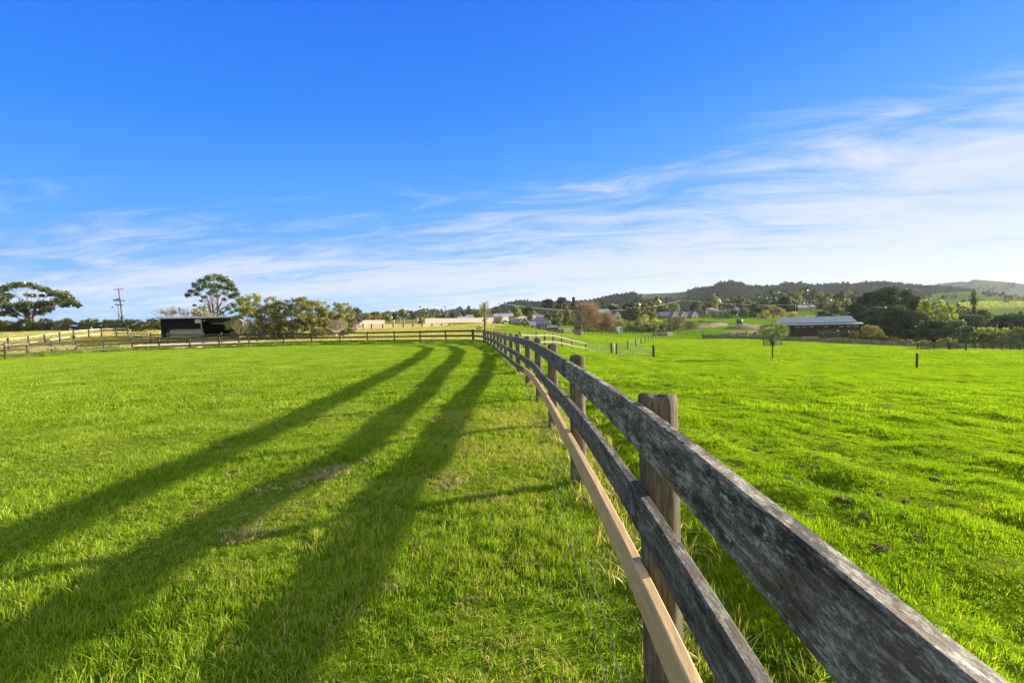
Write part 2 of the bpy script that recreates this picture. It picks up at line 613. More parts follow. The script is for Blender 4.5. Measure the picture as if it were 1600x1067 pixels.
def build_ground():
    fr = np.radians(np.arange(-62, 62.01, 0.42))
    bk = np.radians(np.arange(66, 298, 6))
    az = np.concatenate([fr, bk])
    rr = [0.25]
    while rr[-1] < 7000: rr.append(rr[-1] * 1.0155 + 0.004)
    rr = np.array(rr)
    A, R = np.meshgrid(az, rr)
    x = (R * np.sin(A)).ravel(); y = (R * np.cos(A)).ravel()
    z = H(x, y)
    na, nr = len(az), len(rr)
    i, j = np.meshgrid(np.arange(nr - 1), np.arange(na))
    i = i.ravel(); j = j.ravel(); j2 = (j + 1) % na
    f = np.c_[i * na + j, (i + 1) * na + j, (i + 1) * na + j2, i * na + j2]
    v = np.c_[x, y, z]
    # centre cap
    v = np.vstack([v, [[0, 0, float(H(np.array([0.0]), np.array([0.0]))[0])]]])
    r = np.sqrt(x * x + y * y)
    col = np.zeros((len(x), 3))
    def put(mask, c):
        mask = np.clip(mask, 0, 1)[:, None]
        col[:] = col * (1 - mask) + np.array(c) * mask
    Rt = rightside(x, y)
    put(np.ones(len(x)), (0.14, 0.22, 0.010))
    put(Rt, (0.155, 0.235, 0.006))
    nz = fbm(x * 0.03 + 3, y * 0.03, 4)
    ax = np.degrees(np.arctan2(x, y))
    # dry rank grass beyond the far fence, left half
    beyond = sstep(46, 50, y - 0 * x) * (ax < 8) * (ax > -70)
    put(beyond * 0.85, (0.20, 0.19, 0.045))
    put(beyond * sstep(0.42, 0.6, nz) * (ax < -28), (0.33, 0.25, 0.09))
    put(sstep(140, 170, r) * (ax > 6), (0.14, 0.235, 0.012))
    put(sstep(170, 210, r) * (ax > 6) * sstep(0.45, 0.55, fbm(x * .02, y * .02 + 9, 3)) * 0.8, (0.10, 0.10, 0.035))
    put(sstep(350, 500, r), (0.12, 0.17, 0.03))
    # pale sand of the yard in front of the shed
    put((sand(x, y) > 0.5) * 1.0, (0.74, 0.56, 0.36))
    cover = np.c_[col, np.ones(len(x))]
    cover = np.vstack([cover, cover[:1]])
    cap = np.c_[np.full(na, len(x)), np.arange(na), (np.arange(na) + 1) % na, (np.arange(na) + 1) % na]
    me = npmesh('ground', v, f, ground_material(), {'cover': ('FLOAT_COLOR', 'POINT', cover.astype(np.float32))}, smooth=True)
    o = bpy.data.objects.new('ground', me)
    C.objects.link(o)
    tag(o, kind='structure')
    # small disc closing the hole right under the camera
    mb = MB(); k = 24
    mb.v = [Vector((0, 0, float(H(0.0, 0.0))))] + [Vector((0.3 * math.sin(t * 2 * math.pi / k), 0.3 * math.cos(t * 2 * math.pi / k), 0)) for t in range(k)]
    for vv in mb.v[1:]: vv.z = float(H(vv.x, vv.y)) - 0.002
    for t in range(k): mb.face((0, 1 + (t + 1) % k, 1 + t))
    return o


build_ground()

# ------------------------------------------------------------------ grass
PROTO = {}


def grass_patch(name, size, n, hmin, hmax, wid, mat, seed, lean=0.5, drift=(0, 0), drys=0.12):
    rng = np.random.RandomState(seed)
    # blades grow in small tufts
    nt_ = max(4, n // 9)
    tx = rng.uniform(-size / 2, size / 2, (nt_, 2)); th = rng.uniform(0.6, 1.25, nt_)
    k = rng.randint(0, nt_, n)
    base = tx[k] + rng.normal(0, size * 0.035, (n, 2))
    hh = rng.uniform(hmin, hmax, n) * th[k]
    ang = rng.uniform(0, 2 * np.pi, n)
    ld = rng.uniform(0, 2 * np.pi, n); la = np.abs(rng.normal(0, lean, n))
    lv = np.c_[np.cos(ld), np.sin(ld)] * la[:, None] + np.array(drift)
    w = wid * rng.uniform(0.6, 1.3, n)
    sx = np.c_[np.cos(ang), np.sin(ang)] * (w / 2)[:, None]
    V = np.zeros((n, 7, 3)); 
    for i, (t, wf) in enumerate(((0.0, 0.8), (0.45, 1.0), (0.8, 0.6))):
        off = lv * (hh * (t ** 1.8))[:, None]
        V[:, 2 * i, :2] = base + off - sx * wf; V[:, 2 * i + 1, :2] = base + off + sx * wf
        z = hh * (t - 0.18 * la * t * t); V[:, 2 * i, 2] = z - (0.01 if i == 0 else 0); V[:, 2 * i + 1, 2] = V[:, 2 * i, 2]
    V[:, 6, :2] = base + lv * hh[:, None]; V[:, 6, 2] = hh * (1 - 0.22 * la)
    b = np.arange(n)[:, None] * 7
    tris = np.concatenate([b + np.array(t) for t in ((0, 1, 3), (0, 3, 2), (2, 3, 5), (2, 5, 4), (4, 5, 6))])
    tint = np.clip(rng.normal(0.42, 0.2, n), 0, 0.86)
    dry = rng.rand(n) < drys
    tint[dry] = 1.0
    tint = np.repeat(tint, 7)
    me = npmesh(name, V.reshape(-1, 3), tris, mat, {'tint': ('FLOAT', 'POINT', tint.astype(np.float32))})
    return bpy.data.objects.new(name, me)


def collection_of(name, objs):
    c = bpy.data.collections.new(name)
    for o in objs: c.objects.link(o)
    return c


def scatter(name, pts, rot, scl, idx, col, label=None, cat=None):
    n = len(pts)
    me = bpy.data.meshes.new(name)
    me.vertices.add(n); me.vertices.foreach_set('co', np.ascontiguousarray(pts, np.float32).ravel())
    a = me.attributes.new('rot', 'FLOAT_VECTOR', 'POINT'); a.data.foreach_set('vector', np.ascontiguousarray(rot, np.float32).ravel())
    a = me.attributes.new('scl', 'FLOAT_VECTOR', 'POINT'); a.data.foreach_set('vector', np.ascontiguousarray(scl, np.float32).ravel())
    a = me.attributes.new('idx', 'INT', 'POINT'); a.data.foreach_set('value', np.ascontiguousarray(idx, np.int32).ravel())
    me.update()
    o = bpy.data.objects.new(name, me); C.objects.link(o)
    ng = bpy.data.node_groups.new(name, 'GeometryNodeTree')
    ng.interface.new_socket('Geometry', in_out='INPUT', socket_type='NodeSocketGeometry')
    ng.interface.new_socket('Geometry', in_out='OUTPUT', socket_type='NodeSocketGeometry')
    gi = ng.nodes.new('NodeGroupInput'); go = ng.nodes.new('NodeGroupOutput')
    iop = ng.nodes.new('GeometryNodeInstanceOnPoints')
    ci = ng.nodes.new('GeometryNodeCollectionInfo'); ci.inputs[0].default_value = col
    ci.inputs['Separate Children'].default_value = True; ci.inputs['Reset Children'].default_value = True
    L = ng.links.new
    L(gi.outputs[0], iop.inputs['Points']); L(ci.outputs[0], iop.inputs['Instance'])
    iop.inputs['Pick Instance'].default_value = True
    for an, typ, sock in (('rot', 'FLOAT_VECTOR', 'Rotation'), ('scl', 'FLOAT_VECTOR', 'Scale'), ('idx', 'INT', 'Instance Index')):
        na = ng.nodes.new('GeometryNodeInputNamedAttribute'); na.data_type = typ; na.inputs['Name'].default_value = an
        L(na.outputs[0], iop.inputs[sock])
    L(iop.outputs[0], go.inputs[0])
    md = o.modifiers.new('scatter', 'NODES'); md.node_group = ng
    tag(o, label, cat, kind='stuff')
    return o


def jitter_grid(x0, x1, y0, y1, s, rng):
    gx, gy = np.meshgrid(np.arange(x0, x1, s), np.arange(y0, y1, s))
    gx = gx.ravel() + rng.uniform(-.5, .5, gx.size) * s; gy = gy.ravel() + rng.uniform(-.5, .5, gy.size) * s
    return gx, gy


def place(x, y, smin, smax, nvar, rng, zoff=0.0, hs=None, tilt=True):
    z = H(x, y) + zoff
    e = 0.15
    if tilt:
        dx = (H(x + e, y) - H(x - e, y)) / (2 * e); dy = (H(x, y + e) - H(x, y - e)) / (2 * e)
    else:
        dx = dy = np.zeros_like(x)
    rz = rng.randint(0, 4, len(x)) * (np.pi / 2) + rng.uniform(-0.35, 0.35, len(x))
    # tilt about world axes then spin: fold into euler xyz (small angles)
    c, s = np.cos(rz), np.sin(rz)
    rot = np.c_[np.arctan(dy), -np.arctan(dx), np.zeros_like(x)]
    # spin first, tilt after: use matrix for correctness
    out = np.empty((len(x), 3))
    for i in range(len(x)):
        m = Euler((math.atan(dy[i]), -math.atan(dx[i]), 0)).to_matrix() @ Matrix.Rotation(rz[i], 3, 'Z')
        out[i] = m.to_euler()
    sc = rng.uniform(smin, smax, len(x))
    hh = sc if hs is None else sc * hs
    return np.c_[x, y, z], out, np.c_[sc, sc, hh], rng.randint(0, nvar, len(x))


SUNDRIFT = (0.0, 0.0)
M_BL = leafmat('grass_blade_paddock', (0.090, 0.170, 0.006), (0.305, 0.425, 0.010), 0.45, dry=(0.46, 0.36, 0.12), wscale=0.9, gloss=0.012)
M_BR = leafmat('grass_blade_field', (0.080, 0.160, 0.003), (0.290, 0.390, 0.006), 0.5, dry=(0.42, 0.36, 0.06), wscale=0.8, gloss=0.012)
M_DRY = leafmat('dry_grass_blade', (0.30, 0.20, 0.09), (0.46, 0.34, 0.17), 0.3, dry=(0.5, 0.4, 0.22), gloss=0.03)
M_RANK = leafmat('rank_grass_blade', (0.11, 0.17, 0.015), (0.32, 0.33, 0.04), 0.45, dry=(0.60, 0.46, 0.16), gloss=0.04)

rng = np.random.RandomState(11)
HALF = math.tan(math.radians(51.5))


def infront(x, y, ymin, ymax, side=1.3):
    return (y > ymin) & (y <= ymax) & (np.abs(x) < y * HALF + side)


def bare(x, y):
    return fbm(x * 0.9 + 40, y * 0.9 + 3, 4)


def grass_layers():
    near_l = collection_of('blades_near', [grass_patch('gn%d' % i, 0.46, 760, 0.022, 0.056, 0.0036, M_BL, 100 + i, lean=0.95, drys=(0.08, 0.11, 0.18, 0.30, 0.48)[i]) for i in range(5)])
    near_r = collection_of('blades_near_field', [grass_patch('gr%d' % i, 0.46, 760, 0.018, 0.046, 0.0038, M_BR, 120 + i, lean=0.7, drys=0.05) for i in range(5)])
    mid_l = collection_of('blades_mid', [grass_patch('gm%d' % i, 1.1, 950, 0.03, 0.065, 0.008, M_BL, 140 + i, lean=0.85, drys=0.07) for i in range(4)])
    mid_r = collection_of('blades_mid_field', [grass_patch('gs%d' % i, 1.1, 950, 0.026, 0.058, 0.009, M_BR, 160 + i, lean=0.7, drys=0.04) for i in range(4)])
    far_ = collection_of('blades_far_field', [grass_patch('gf%d' % i, 3.2, 800, 0.06, 0.11, 0.035, M_BR, 180 + i, lean=0.7, drys=0.05) for i in range(4)])
    far_l = collection_of('blades_far', [grass_patch('gg%d' % i, 3.2, 800, 0.06, 0.11, 0.035, M_BL, 190 + i, lean=0.7, drys=0.08) for i in range(4)])
    fx = fence_x
    # paddock
    x, y = jitter_grid(-12, 2, 0.2, 9, 0.27, rng)
    k = infront(x, y, 0.2, 9) & (x < fx(y) + 0.5)
    p = place(x[k], y[k], 0.85, 1.2, 5, rng, hs=0.35 + 1.15 * sstep(.3, .7, fbm(x[k] * 0.9, y[k] * 0.9, 3)))
    # trodden, drier turf alongside the fence and in drifts further out
    dryness = 1.5 * np.exp(-np.abs(x[k] - fx(y[k]) + .6) / 1.7) + 2.4 * (fbm(x[k] * .5 + 3, y[k] * .5, 3) - .5) + rng.uniform(-.45, .45, k.sum())
    p = (p[0], p[1], p[2], np.clip((dryness * 2.4 + 1.3).astype(int), 0, 4))
    scatter('paddock_grass', *p, near_l, 'green paddock turf with dry stalks mixed in beside the rail fence', 'grass')
    x, y = jitter_grid(-50, 2, 8.5, 42, 0.62, rng)
    k = infront(x, y, 8.5, 42) & (x < fx(y) + 0.5)
    p = place(x[k], y[k], 0.85, 1.2, 4, rng, hs=0.55 + 0.95 * fbm(x[k] * 0.5, y[k] * 0.5, 3))
    scatter('paddock_grass', *p, mid_l, 'green paddock turf reaching to the far rail fence', 'grass')
    # grazed field
    x, y = jitter_grid(0, 14, 0.2, 9.5, 0.27, rng)
    k = infront(x, y, 0.2, 9.5) & (x > fx(y) + 0.1)
    rank = np.exp(-((x[k] - fx(y[k]) - 0.45) / 0.3) ** 2)
    p = place(x[k], y[k], 0.85, 1.2, 5, rng, hs=0.35 + 0.95 * sstep(0.38, 0.68, fbm(x[k] * 1.8, y[k] * 3.0, 3)) + 1.2 * rank)
    scatter('field_grass', *p, near_r, 'bright cropped grass of the grazed field beside the fence', 'grass')
    x, y = jitter_grid(-2, 55, 9, 42, 0.66, rng)
    k = infront(x, y, 9, 42) & (x > fx(y) + 0.1)
    p = place(x[k], y[k], 0.85, 1.25, 4, rng, hs=0.3 + 1.1 * sstep(0.38, 0.7, fbm(x[k] * 0.9, y[k] * 1.6, 3)))
    scatter('field_grass', *p, mid_r, 'bright cropped grass over the middle of the grazed field', 'grass')
    x, y = jitter_grid(-20, 170, 40, 165, 2.3, rng)
    k = infront(x, y, 40, 165, 2) & (x > -0.02 * y - 0.5) & (x / y < 1.2) & (y < 152 - 0.62 * x)
    p = place(x[k], y[k], 0.85, 1.2, 4, rng, hs=0.4 + 0.8 * fbm(x[k] * 0.15, y[k] * 0.15, 3))
    scatter('field_grass', *p, far_, 'bright grass over the far end of the grazed field', 'grass')
    # beyond the far fence on the left: rank yellowing grass
    rank_ = collection_of('blades_rank', [grass_patch('gk%d' % i, 2.6, 700, 0.10, 0.28, 0.03, M_RANK, 200 + i, lean=0.5, drys=0.45) for i in range(4)])
    x, y = jitter_grid(-130, -2, 42, 118, 2.1, rng)
    k = infront(x, y, 42, 118, 2) & ((y > 47) | (x < -41.5)) & (x < -3) & (sand(x, y) < .5) & (sand(x, y + 1) < .5)
    p = place(x[k], y[k], 0.85, 1.2, 4, rng, hs=0.4 + 0.8 * fbm(x[k] * 0.15, y[k] * 0.15, 3))
    scatter('rank_grass', *p, rank_, 'long yellowing grass on the rise beyond the paddock', 'grass')


grass_layers()

# ------------------------------------------------------------------ timber


def wood_rail(name, dark, mid, lichen, lich_amt, seed=0.0, fresh=False):
    """weathered sawn board; UV: x metres along, y metres round the section"""
    m, nt, out = mat_new(name)
    L = nt.links.new
    b = N(nt, 'ShaderNodeBsdfPrincipled', Roughness=0.8)
    b.inputs['Specular IOR Level'].default_value = 0.3
    L(b.outputs[0], out.inputs[0])
    tc = nt.nodes.new('ShaderNodeTexCoord')
    oi = nt.nodes.new('ShaderNodeObjectInfo')
    off = nt.nodes.new('ShaderNodeCombineXYZ')
    L(math_(nt, 'MULTIPLY', oi.outputs['Random'], 37.0), off.inputs[0]); off.inputs[1].default_value = seed
    vadd = nt.nodes.new('ShaderNodeVectorMath'); vadd.operation = 'ADD'
    L(tc.outputs['UV'], vadd.inputs[0]); L(off.outputs[0], vadd.inputs[1])

    def nz(sx, sy, scale, detail, rough, dist=0.0):
        mp = nt.nodes.new('ShaderNodeMapping'); mp.inputs['Scale'].default_value = (sx, sy, 1)
        L(vadd.outputs[0], mp.inputs[0])
        n = N(nt, 'ShaderNodeTexNoise', Scale=scale, Detail=detail, Roughness=rough, Distortion=dist)
        L(mp.outputs[0], n.inputs['Vector'])
        return n.outputs[0]
    grain = nz(5.0, 170, 1.0, 8, 0.78, 0.15)
    streak = nz(3.2, 34, 1.0, 9, 0.78, 0.1)
    blotch = nz(8.0, 20.0, 1.0, 12, 0.86, 0.12)
    speck = nz(80, 160, 1.0, 5, 0.75)
    r = ramp(nt, [(0.36, dark), (0.64, mid)])
    L(math_(nt, 'ADD', math_(nt, 'MULTIPLY', grain, 0.55), math_(nt, 'MULTIPLY', streak, 0.45)), r.inputs[0])
    c = r.outputs[0]
    hgt = math_(nt, 'ADD', math_(nt, 'MULTIPLY', grain, 0.6), math_(nt, 'MULTIPLY', speck, 0.25))
    if lich_amt > 0:
        s = math_(nt, 'ADD', math_(nt, 'MULTIPLY', blotch, 0.62), math_(nt, 'MULTIPLY', streak, 0.26))
        s = math_(nt, 'ADD', s, math_(nt, 'MULTIPLY', speck, 0.20))
        lr = ramp(nt, [(0.535 - 0.12 * (lich_amt - 0.5), 0.0), (0.552, 0.55), (0.58, 1.0)])
        L(s, lr.inputs[0])
        c = mixc(nt, math_(nt, 'MULTIPLY', lr.outputs[0], min(1, lich_amt + 0.15)), c, lichen)
        # black mould where the lichen has not taken
        dk = nz(3.4, 11.0, 1.0, 12, 0.82, 0.1)
        dr = ramp(nt, [(0.505, 0.0), (0.56, 0.88)]); L(dk, dr.inputs[0])
        c = mixc(nt, dr.outputs[0], c, tuple(x * 0.55 for x in dark))
        # pale crusts
        cr = nz(12, 30, 1.0, 9, 0.8, 0.2)
        pr = ramp(nt, [(0.585, 0.0), (0.62, 0.85)]); L(cr, pr.inputs[0])
        c = mixc(nt, pr.outputs[0], c, tuple(min(.6, x * 1.5) for x in lichen))
        hgt = math_(nt, 'ADD', hgt, math_(nt, 'MULTIPLY', lr.outputs[0], 0.25))
    L(c, b.inputs['Base Color'])
    bp = N(nt, 'ShaderNodeBump', Strength=0.35 if fresh else 0.9, Distance=0.006)
    L(hgt, bp.inputs['Height']); L(bp.outputs[0], b.inputs['Normal'])
    return m


def wood_post(name, dark, mid, pale):
    m, nt, out = mat_new(name)
    L = nt.links.new
    b = N(nt, 'ShaderNodeBsdfPrincipled', Roughness=0.85)
    b.inputs['Specular IOR Level'].default_value = 0.25
    L(b.outputs[0], out.inputs[0])
    tc = nt.nodes.new('ShaderNodeTexCoord'); oi = nt.nodes.new('ShaderNodeObjectInfo')
    off = nt.nodes.new('ShaderNodeCombineXYZ'); L(math_(nt, 'MULTIPLY', oi.outputs['Random'], 31.0), off.inputs[2])
    va = nt.nodes.new('ShaderNodeVectorMath'); va.operation = 'ADD'
    L(tc.outputs['Object'], va.inputs[0]); L(off.outputs[0], va.inputs[1])

    def nz(s, detail, rough, dist=0.0):
        mp = nt.nodes.new('ShaderNodeMapping'); mp.inputs['Scale'].default_value = s
        L(va.outputs[0], mp.inputs[0])
        n = N(nt, 'ShaderNodeTexNoise', Scale=1.0, Detail=detail, Roughness=rough, Distortion=dist)
        L(mp.outputs[0], n.inputs['Vector']); return n.outputs[0]
    grain = nz((70, 70, 3.5), 7, 0.72, 0.4)
    blot = nz((9, 9, 3.2), 7, 0.7, 0.6)
    r = ramp(nt, [(0.34, dark), (0.52, mid), (0.70, pale)])
    L(math_(nt, 'ADD', math_(nt, 'MULTIPLY', grain, 0.6), math_(nt, 'MULTIPLY', blot, 0.4)), r.inputs[0])
    lr = ramp(nt, [(0.56, 0.0), (0.68, 0.6)]); L(blot, lr.inputs[0])
    c = mixc(nt, lr.outputs[0], r.outputs[0], (0.16, 0.18, 0.13))
    L(c, b.inputs['Base Color'])
    bp = N(nt, 'ShaderNodeBump', Strength=1.0, Distance=0.014)
    L(grain, bp.inputs['Height']); L(bp.outputs[0], b.inputs['Normal'])
    return m


M_RAIL = wood_rail('weathered_rail', (0.036, 0.024, 0.016), (0.215, 0.150, 0.100), (0.47, 0.44, 0.33), 0.55)
M_RAILB = wood_rail('weathered_rail_dark', (0.028, 0.020, 0.015), (0.150, 0.113, 0.083), (0.27, 0.27, 0.22), 0.42, 5.0)
M_RAILD = wood_rail('dark_creosoted_rail', (0.012, 0.009, 0.006), (0.050, 0.036, 0.025), (0.095, 0.08, 0.055), 0.3, 7.0)
M_RAILG = wood_rail('silvered_rail', (0.10, 0.088, 0.068), (0.24, 0.21, 0.165), (0.26, 0.27, 0.22), 0.3, 9.0)
M_NEW = wood_rail('fresh_sawn_rail', (0.27, 0.165, 0.07), (0.62, 0.42, 0.21), (0.3, 0.2, 0.1), 0.0, 2.0, fresh=True)
M_POST = wood_post('round_post_timber', (0.026, 0.018, 0.012), (0.105, 0.080, 0.053), (0.27, 0.22, 0.155))
M_POSTD = wood_post('dark_post_timber', (0.020, 0.016, 0.012), (0.060, 0.046, 0.033), (0.13, 0.10, 0.075))
M_CREAM = simple('cream_board', (0.62, 0.52, 0.36), (0.44, 0.36, 0.25), 1.5, 0.7)
M_CREAMD = simple('dull_cream_rail', (0.40, 0.33, 0.22), (0.26, 0.21, 0.145), 1.5, 0.75)
M_CREAM2 = simple('cream_panel', (0.66, 0.58, 0.46), (0.52, 0.45, 0.35), 0.6, 0.7)
M_STEEL = simple('galvanised_wire', (0.45, 0.46, 0.46), (0.33, 0.34, 0.34), 8, 0.45, metal=0.6)
M_GALVD = simple('dull_wire', (0.16, 0.16, 0.15), (0.10, 0.10, 0.10), 8, 0.6)
M_BLACKW = simple('black_creosote', (0.022, 0.021, 0.020), (0.04, 0.037, 0.034), 4, 0.8, stretch=(1, 1, .2))


def post_mesh(x, y, z0, height, r=0.078, sides=22, seed=0, near=True, below=0.35):
    rs = random.Random(seed)
    mb = MB()
    prof = [(r * 1.03, -below), (r * 1.02, 0.15), (r, height * 0.5), (r * 0.985, height - 0.03), (r * 0.96, height - 0.012), (r * 0.90, height), (r * 0.5, height + 0.004), (r * 0.05, height + 0.002)]
    if not near:
        prof = [(r, -below), (r * 0.98, height - 0.02), (r * 0.9, height), (r * 0.1, height + 0.003)]
    lobes = [(rs.uniform(0.006, 0.03), rs.randint(2, 5), rs.uniform(0, 6.28)) for _ in range(3)]
    tx, ty = rs.uniform(-.012, .012), rs.uniform(-.012, .012)
    k0 = 0
    for rr, z in prof:
        for j in range(sides):
            t = 2 * math.pi * j / sides
            f = 1 + sum(a * math.sin(n * t + ph) for a, n, ph in lobes)
            dz = 0.006 * math.sin(t * 2 + lobes[0][2]) if z > height - 0.05 and near else 0
            mb.v.append(Vector((x + rr * f * math.cos(t) + tx * z, y + rr * f * math.sin(t) + ty * z, z0 + z + dz)))
    n = len(prof)
    for i in range(n - 1):
        for j in range(sides):
            j2 = (j + 1) % sides
            mb.face((i * sides + j, i * sides + j2, (i + 1) * sides + j2, (i + 1) * sides + j))
    mb.face([(n - 1) * sides + j for j in range(sides)])
    mb.face([j for j in range(sides)][::-1])
    return mb


def catmull(pts, per):
    out = []
    n = len(pts)
    for i in range(n - 1):
        p0, p1, p2, p3 = pts[max(i - 1, 0)], pts[i], pts[i + 1], pts[min(i + 2, n - 1)]
        for k in range(per):
            t = k / per
            out.append(0.5 * ((2 * p1) + (-p0 + p2) * t + (2 * p0 - 5 * p1 + 4 * p2 - p3) * t * t + (-p0 + 3 * p1 - 3 * p2 + p3) * t ** 3))
    out.append(pts[-1])
    return out


def board_mesh(path, w=0.155, t=0.042, ch=0.005, seed=0, wob=0.0015):
    """path: points on the middle of the board's top edge; board hangs w below, t thick"""
    rs = np.random.RandomState(seed)
    mb = MB(); n = len(path)
    # section (across, down) with chamfered arrises
    sec = [(-t / 2, -ch), (-t / 2 + ch, 0), (t / 2 - ch, 0), (t / 2, -ch), (t / 2, -w + ch), (t / 2 - ch, -w), (-t / 2 + ch, -w), (-t / 2, -w + ch)]
    per = [0]
    for i in range(8):
        a, b = sec[i], sec[(i + 1) % 8]
        per.append(per[-1] + math.hypot(a[0] - b[0], a[1] - b[1]))
    s = 0; S = []
    for i, p in enumerate(path):
        if i: s += (path[i] - path[i - 1]).length
        S.append(s)
        d = path[min(i + 1, n - 1)] - path[max(i - 1, 0)]
        side = Vector((d.y, -d.x, 0)).normalized()
        for k, (a, c) in enumerate(sec):
            e = rs.uniform(-wob, wob) if 0 < i < n - 1 else 0
            mb.v.append(p + side * a + Vector((0, 0, c + e)))
    for i in range(n - 1):
        for k in range(8):
            k2 = (k + 1) % 8
            mb.face((i * 8 + k, i * 8 + k2, (i + 1) * 8 + k2, (i + 1) * 8 + k), [(S[i], per[k]), (S[i], per[k + 1]), (S[i + 1], per[k + 1]), (S[i + 1], per[k])])
    mb.face(list(range(8)), [(sec[k][1] * 0.1, sec[k][0]) for k in range(8)])
    e = (n - 1) * 8
    mb.face([e + k for k in range(8)][::-1], [(sec[7 - k][1] * 0.1, sec[7 - k][0]) for k in range(8)])
    return mb


# ---- the long fence the picture looks along
def long_fence():
    root = thing('rail_fence', (0.61, 1.88, h(0.61, 1.88)), 'weathered three-rail timber fence curving away down the middle, one bottom rail new pale timber', 'fence')
    zt = [1.15, 1.16, 1.175, 1.235, 1.228, 1.215, 1.20, 1.19, 1.18, 1.155, 1.14, 1.13, 1.12, 1.12, 1.12, 1.12, 1.12]
    zm = [0.76, 0.76, 0.775, 0.885, 0.872, 0.775, 0.775, 0.745, 0.74, 0.735, 0.73, 0.73, 0.72, 0.72, 0.72, 0.72, 0.72]
    zb = [0.50, 0.50, 0.505, 0.56, 0.55, 0.515, 0.505, 0.46, 0.39, 0.38, 0.36, 0.34, 0.34, 0.37, 0.37, 0.37, 0.37]
    hp = [1.27, 1.27, 1.27, 1.265, 1.262, 1.262, 1.27, 1.25, 1.25, 1.22, 1.19, 1.18, 1.17, 1.17, 1.15, 1.15, 1.16]
    zt = [a - 0.0 for a in zt]
    n = len(FENCE_XY)
    for i, (x, y) in enumerate(FENCE_XY):
        z0 = 0.0
        r = 0.08 if i == 3 else (0.072 + 0.004 * ((i * 7) % 3))
        post_mesh(x, y, z0, hp[i], r, 26 if i < 7 else 12, i, near=i < 8).build('post', M_POST if i < 12 else M_POSTD, root, smooth=True)
    # rail line: the inner face of the posts
    def off(i):
        a = Vector(FENCE_XY[max(i - 1, 0)]); b = Vector(FENCE_XY[min(i + 1, n - 1)])
        d = (b - a).normalized()
        return Vector((-d.y, d.x))          # to the left of travel

    def course(zs, joints, mats, wb):
        pts = [Vector((FENCE_XY[i][0], FENCE_XY[i][1], zs[i])) for i in range(n)]
        pts = [Vector((p.x, p.y, p.z)) + (off(i) * 0.099).to_3d() for i, p in enumerate(pts)]
        for q in range(len(joints) - 1):
            a, b = joints[q], joints[q + 1]
            near = a < 7
            # sample the whole curve, keep this board's bays
            path = []
            for i in range(a, b):
                seg = catmull(pts[max(i - 1, 0):min(i + 3, n)], 14 if near else 3)
                per = 14 if near else 3
                s0 = 0 if i == 0 else per
                path += seg[s0:s0 + per]
            path.append(pts[b].copy())
            sh = [0.0, 0.004, -0.003, 0.006][q % 4]
            path = [p + (off(a) * sh).to_3d() + Vector((0, 0, [0, .006, -.004][q % 3])) for p in path]
            d0 = (path[1] - path[0]).normalized(); d1 = (path[-1] - path[-2]).normalized()
            path[0] = path[0] + d0 * 0.002; path[-1] = path[-1] - d1 * 0.002
            mt = mats[q % len(mats)] if isinstance(mats, list) else mats(a)
            o = board_mesh(path, wb, 0.042, 0.005, q + 3, 0.0012 if near else 0).build('rail', mt, root)
            if mt is M_NEW: o['label'] = 'fresh pale sawn timber rail'
    course(zt, [0, 1, 3, 4, 6, 8, 10, 12, 14, 16], [M_RAIL, M_RAIL, M_RAIL, M_RAILB, M_RAILB], 0.172)
    course(zm, [0, 2, 4, 5, 7, 9, 11, 13, 15, 16], lambda a: M_RAILG if a == 9 else (M_RAILB if a < 9 else M_RAILB), 0.155)
    course(zb, [0, 2, 3, 4, 6, 7, 9, 11, 13, 15, 16], lambda a: M_NEW if a < 7 else M_RAILB, 0.15)
    # short packer block behind the joint in the top rail
    x, y = FENCE_XY[4]
    # nails at each rail
    for i in range(3, 6):
        x, y = FENCE_XY[i]; o = off(i)
        for zs, w in ((zt, .16), (zm, .155), (zb, .15)):
            for dz in (0.035, w - 0.035):
                for dx in (-0.022, 0.022):
                    c = Vector((x + o.x * 0.1235, y + o.y * 0.1235 + dx * 1.1, zs[i] - dz))
                    MB().tube([c - Vector((o.x, o.y, 0)) * 0.004, c + Vector((o.x, o.y, 0)) * 0.0005], [0.004, 0.003], 6).build('nail', M_STEEL, root)
    # two thin electric wires low on the paddock side
    for hz, dxo in ((0.30, -0.24), (0.30, -0.30)):
        wp = [Vector((FENCE_XY[i][0] + dxo, FENCE_XY[i][1], hz + 0.01 * math.sin(i * 2.1))) for i in range(0, 14)]
        MB().tube(wp, 0.0016, 5).build('wire', M_GALVD, root)
    return root


long_fence()


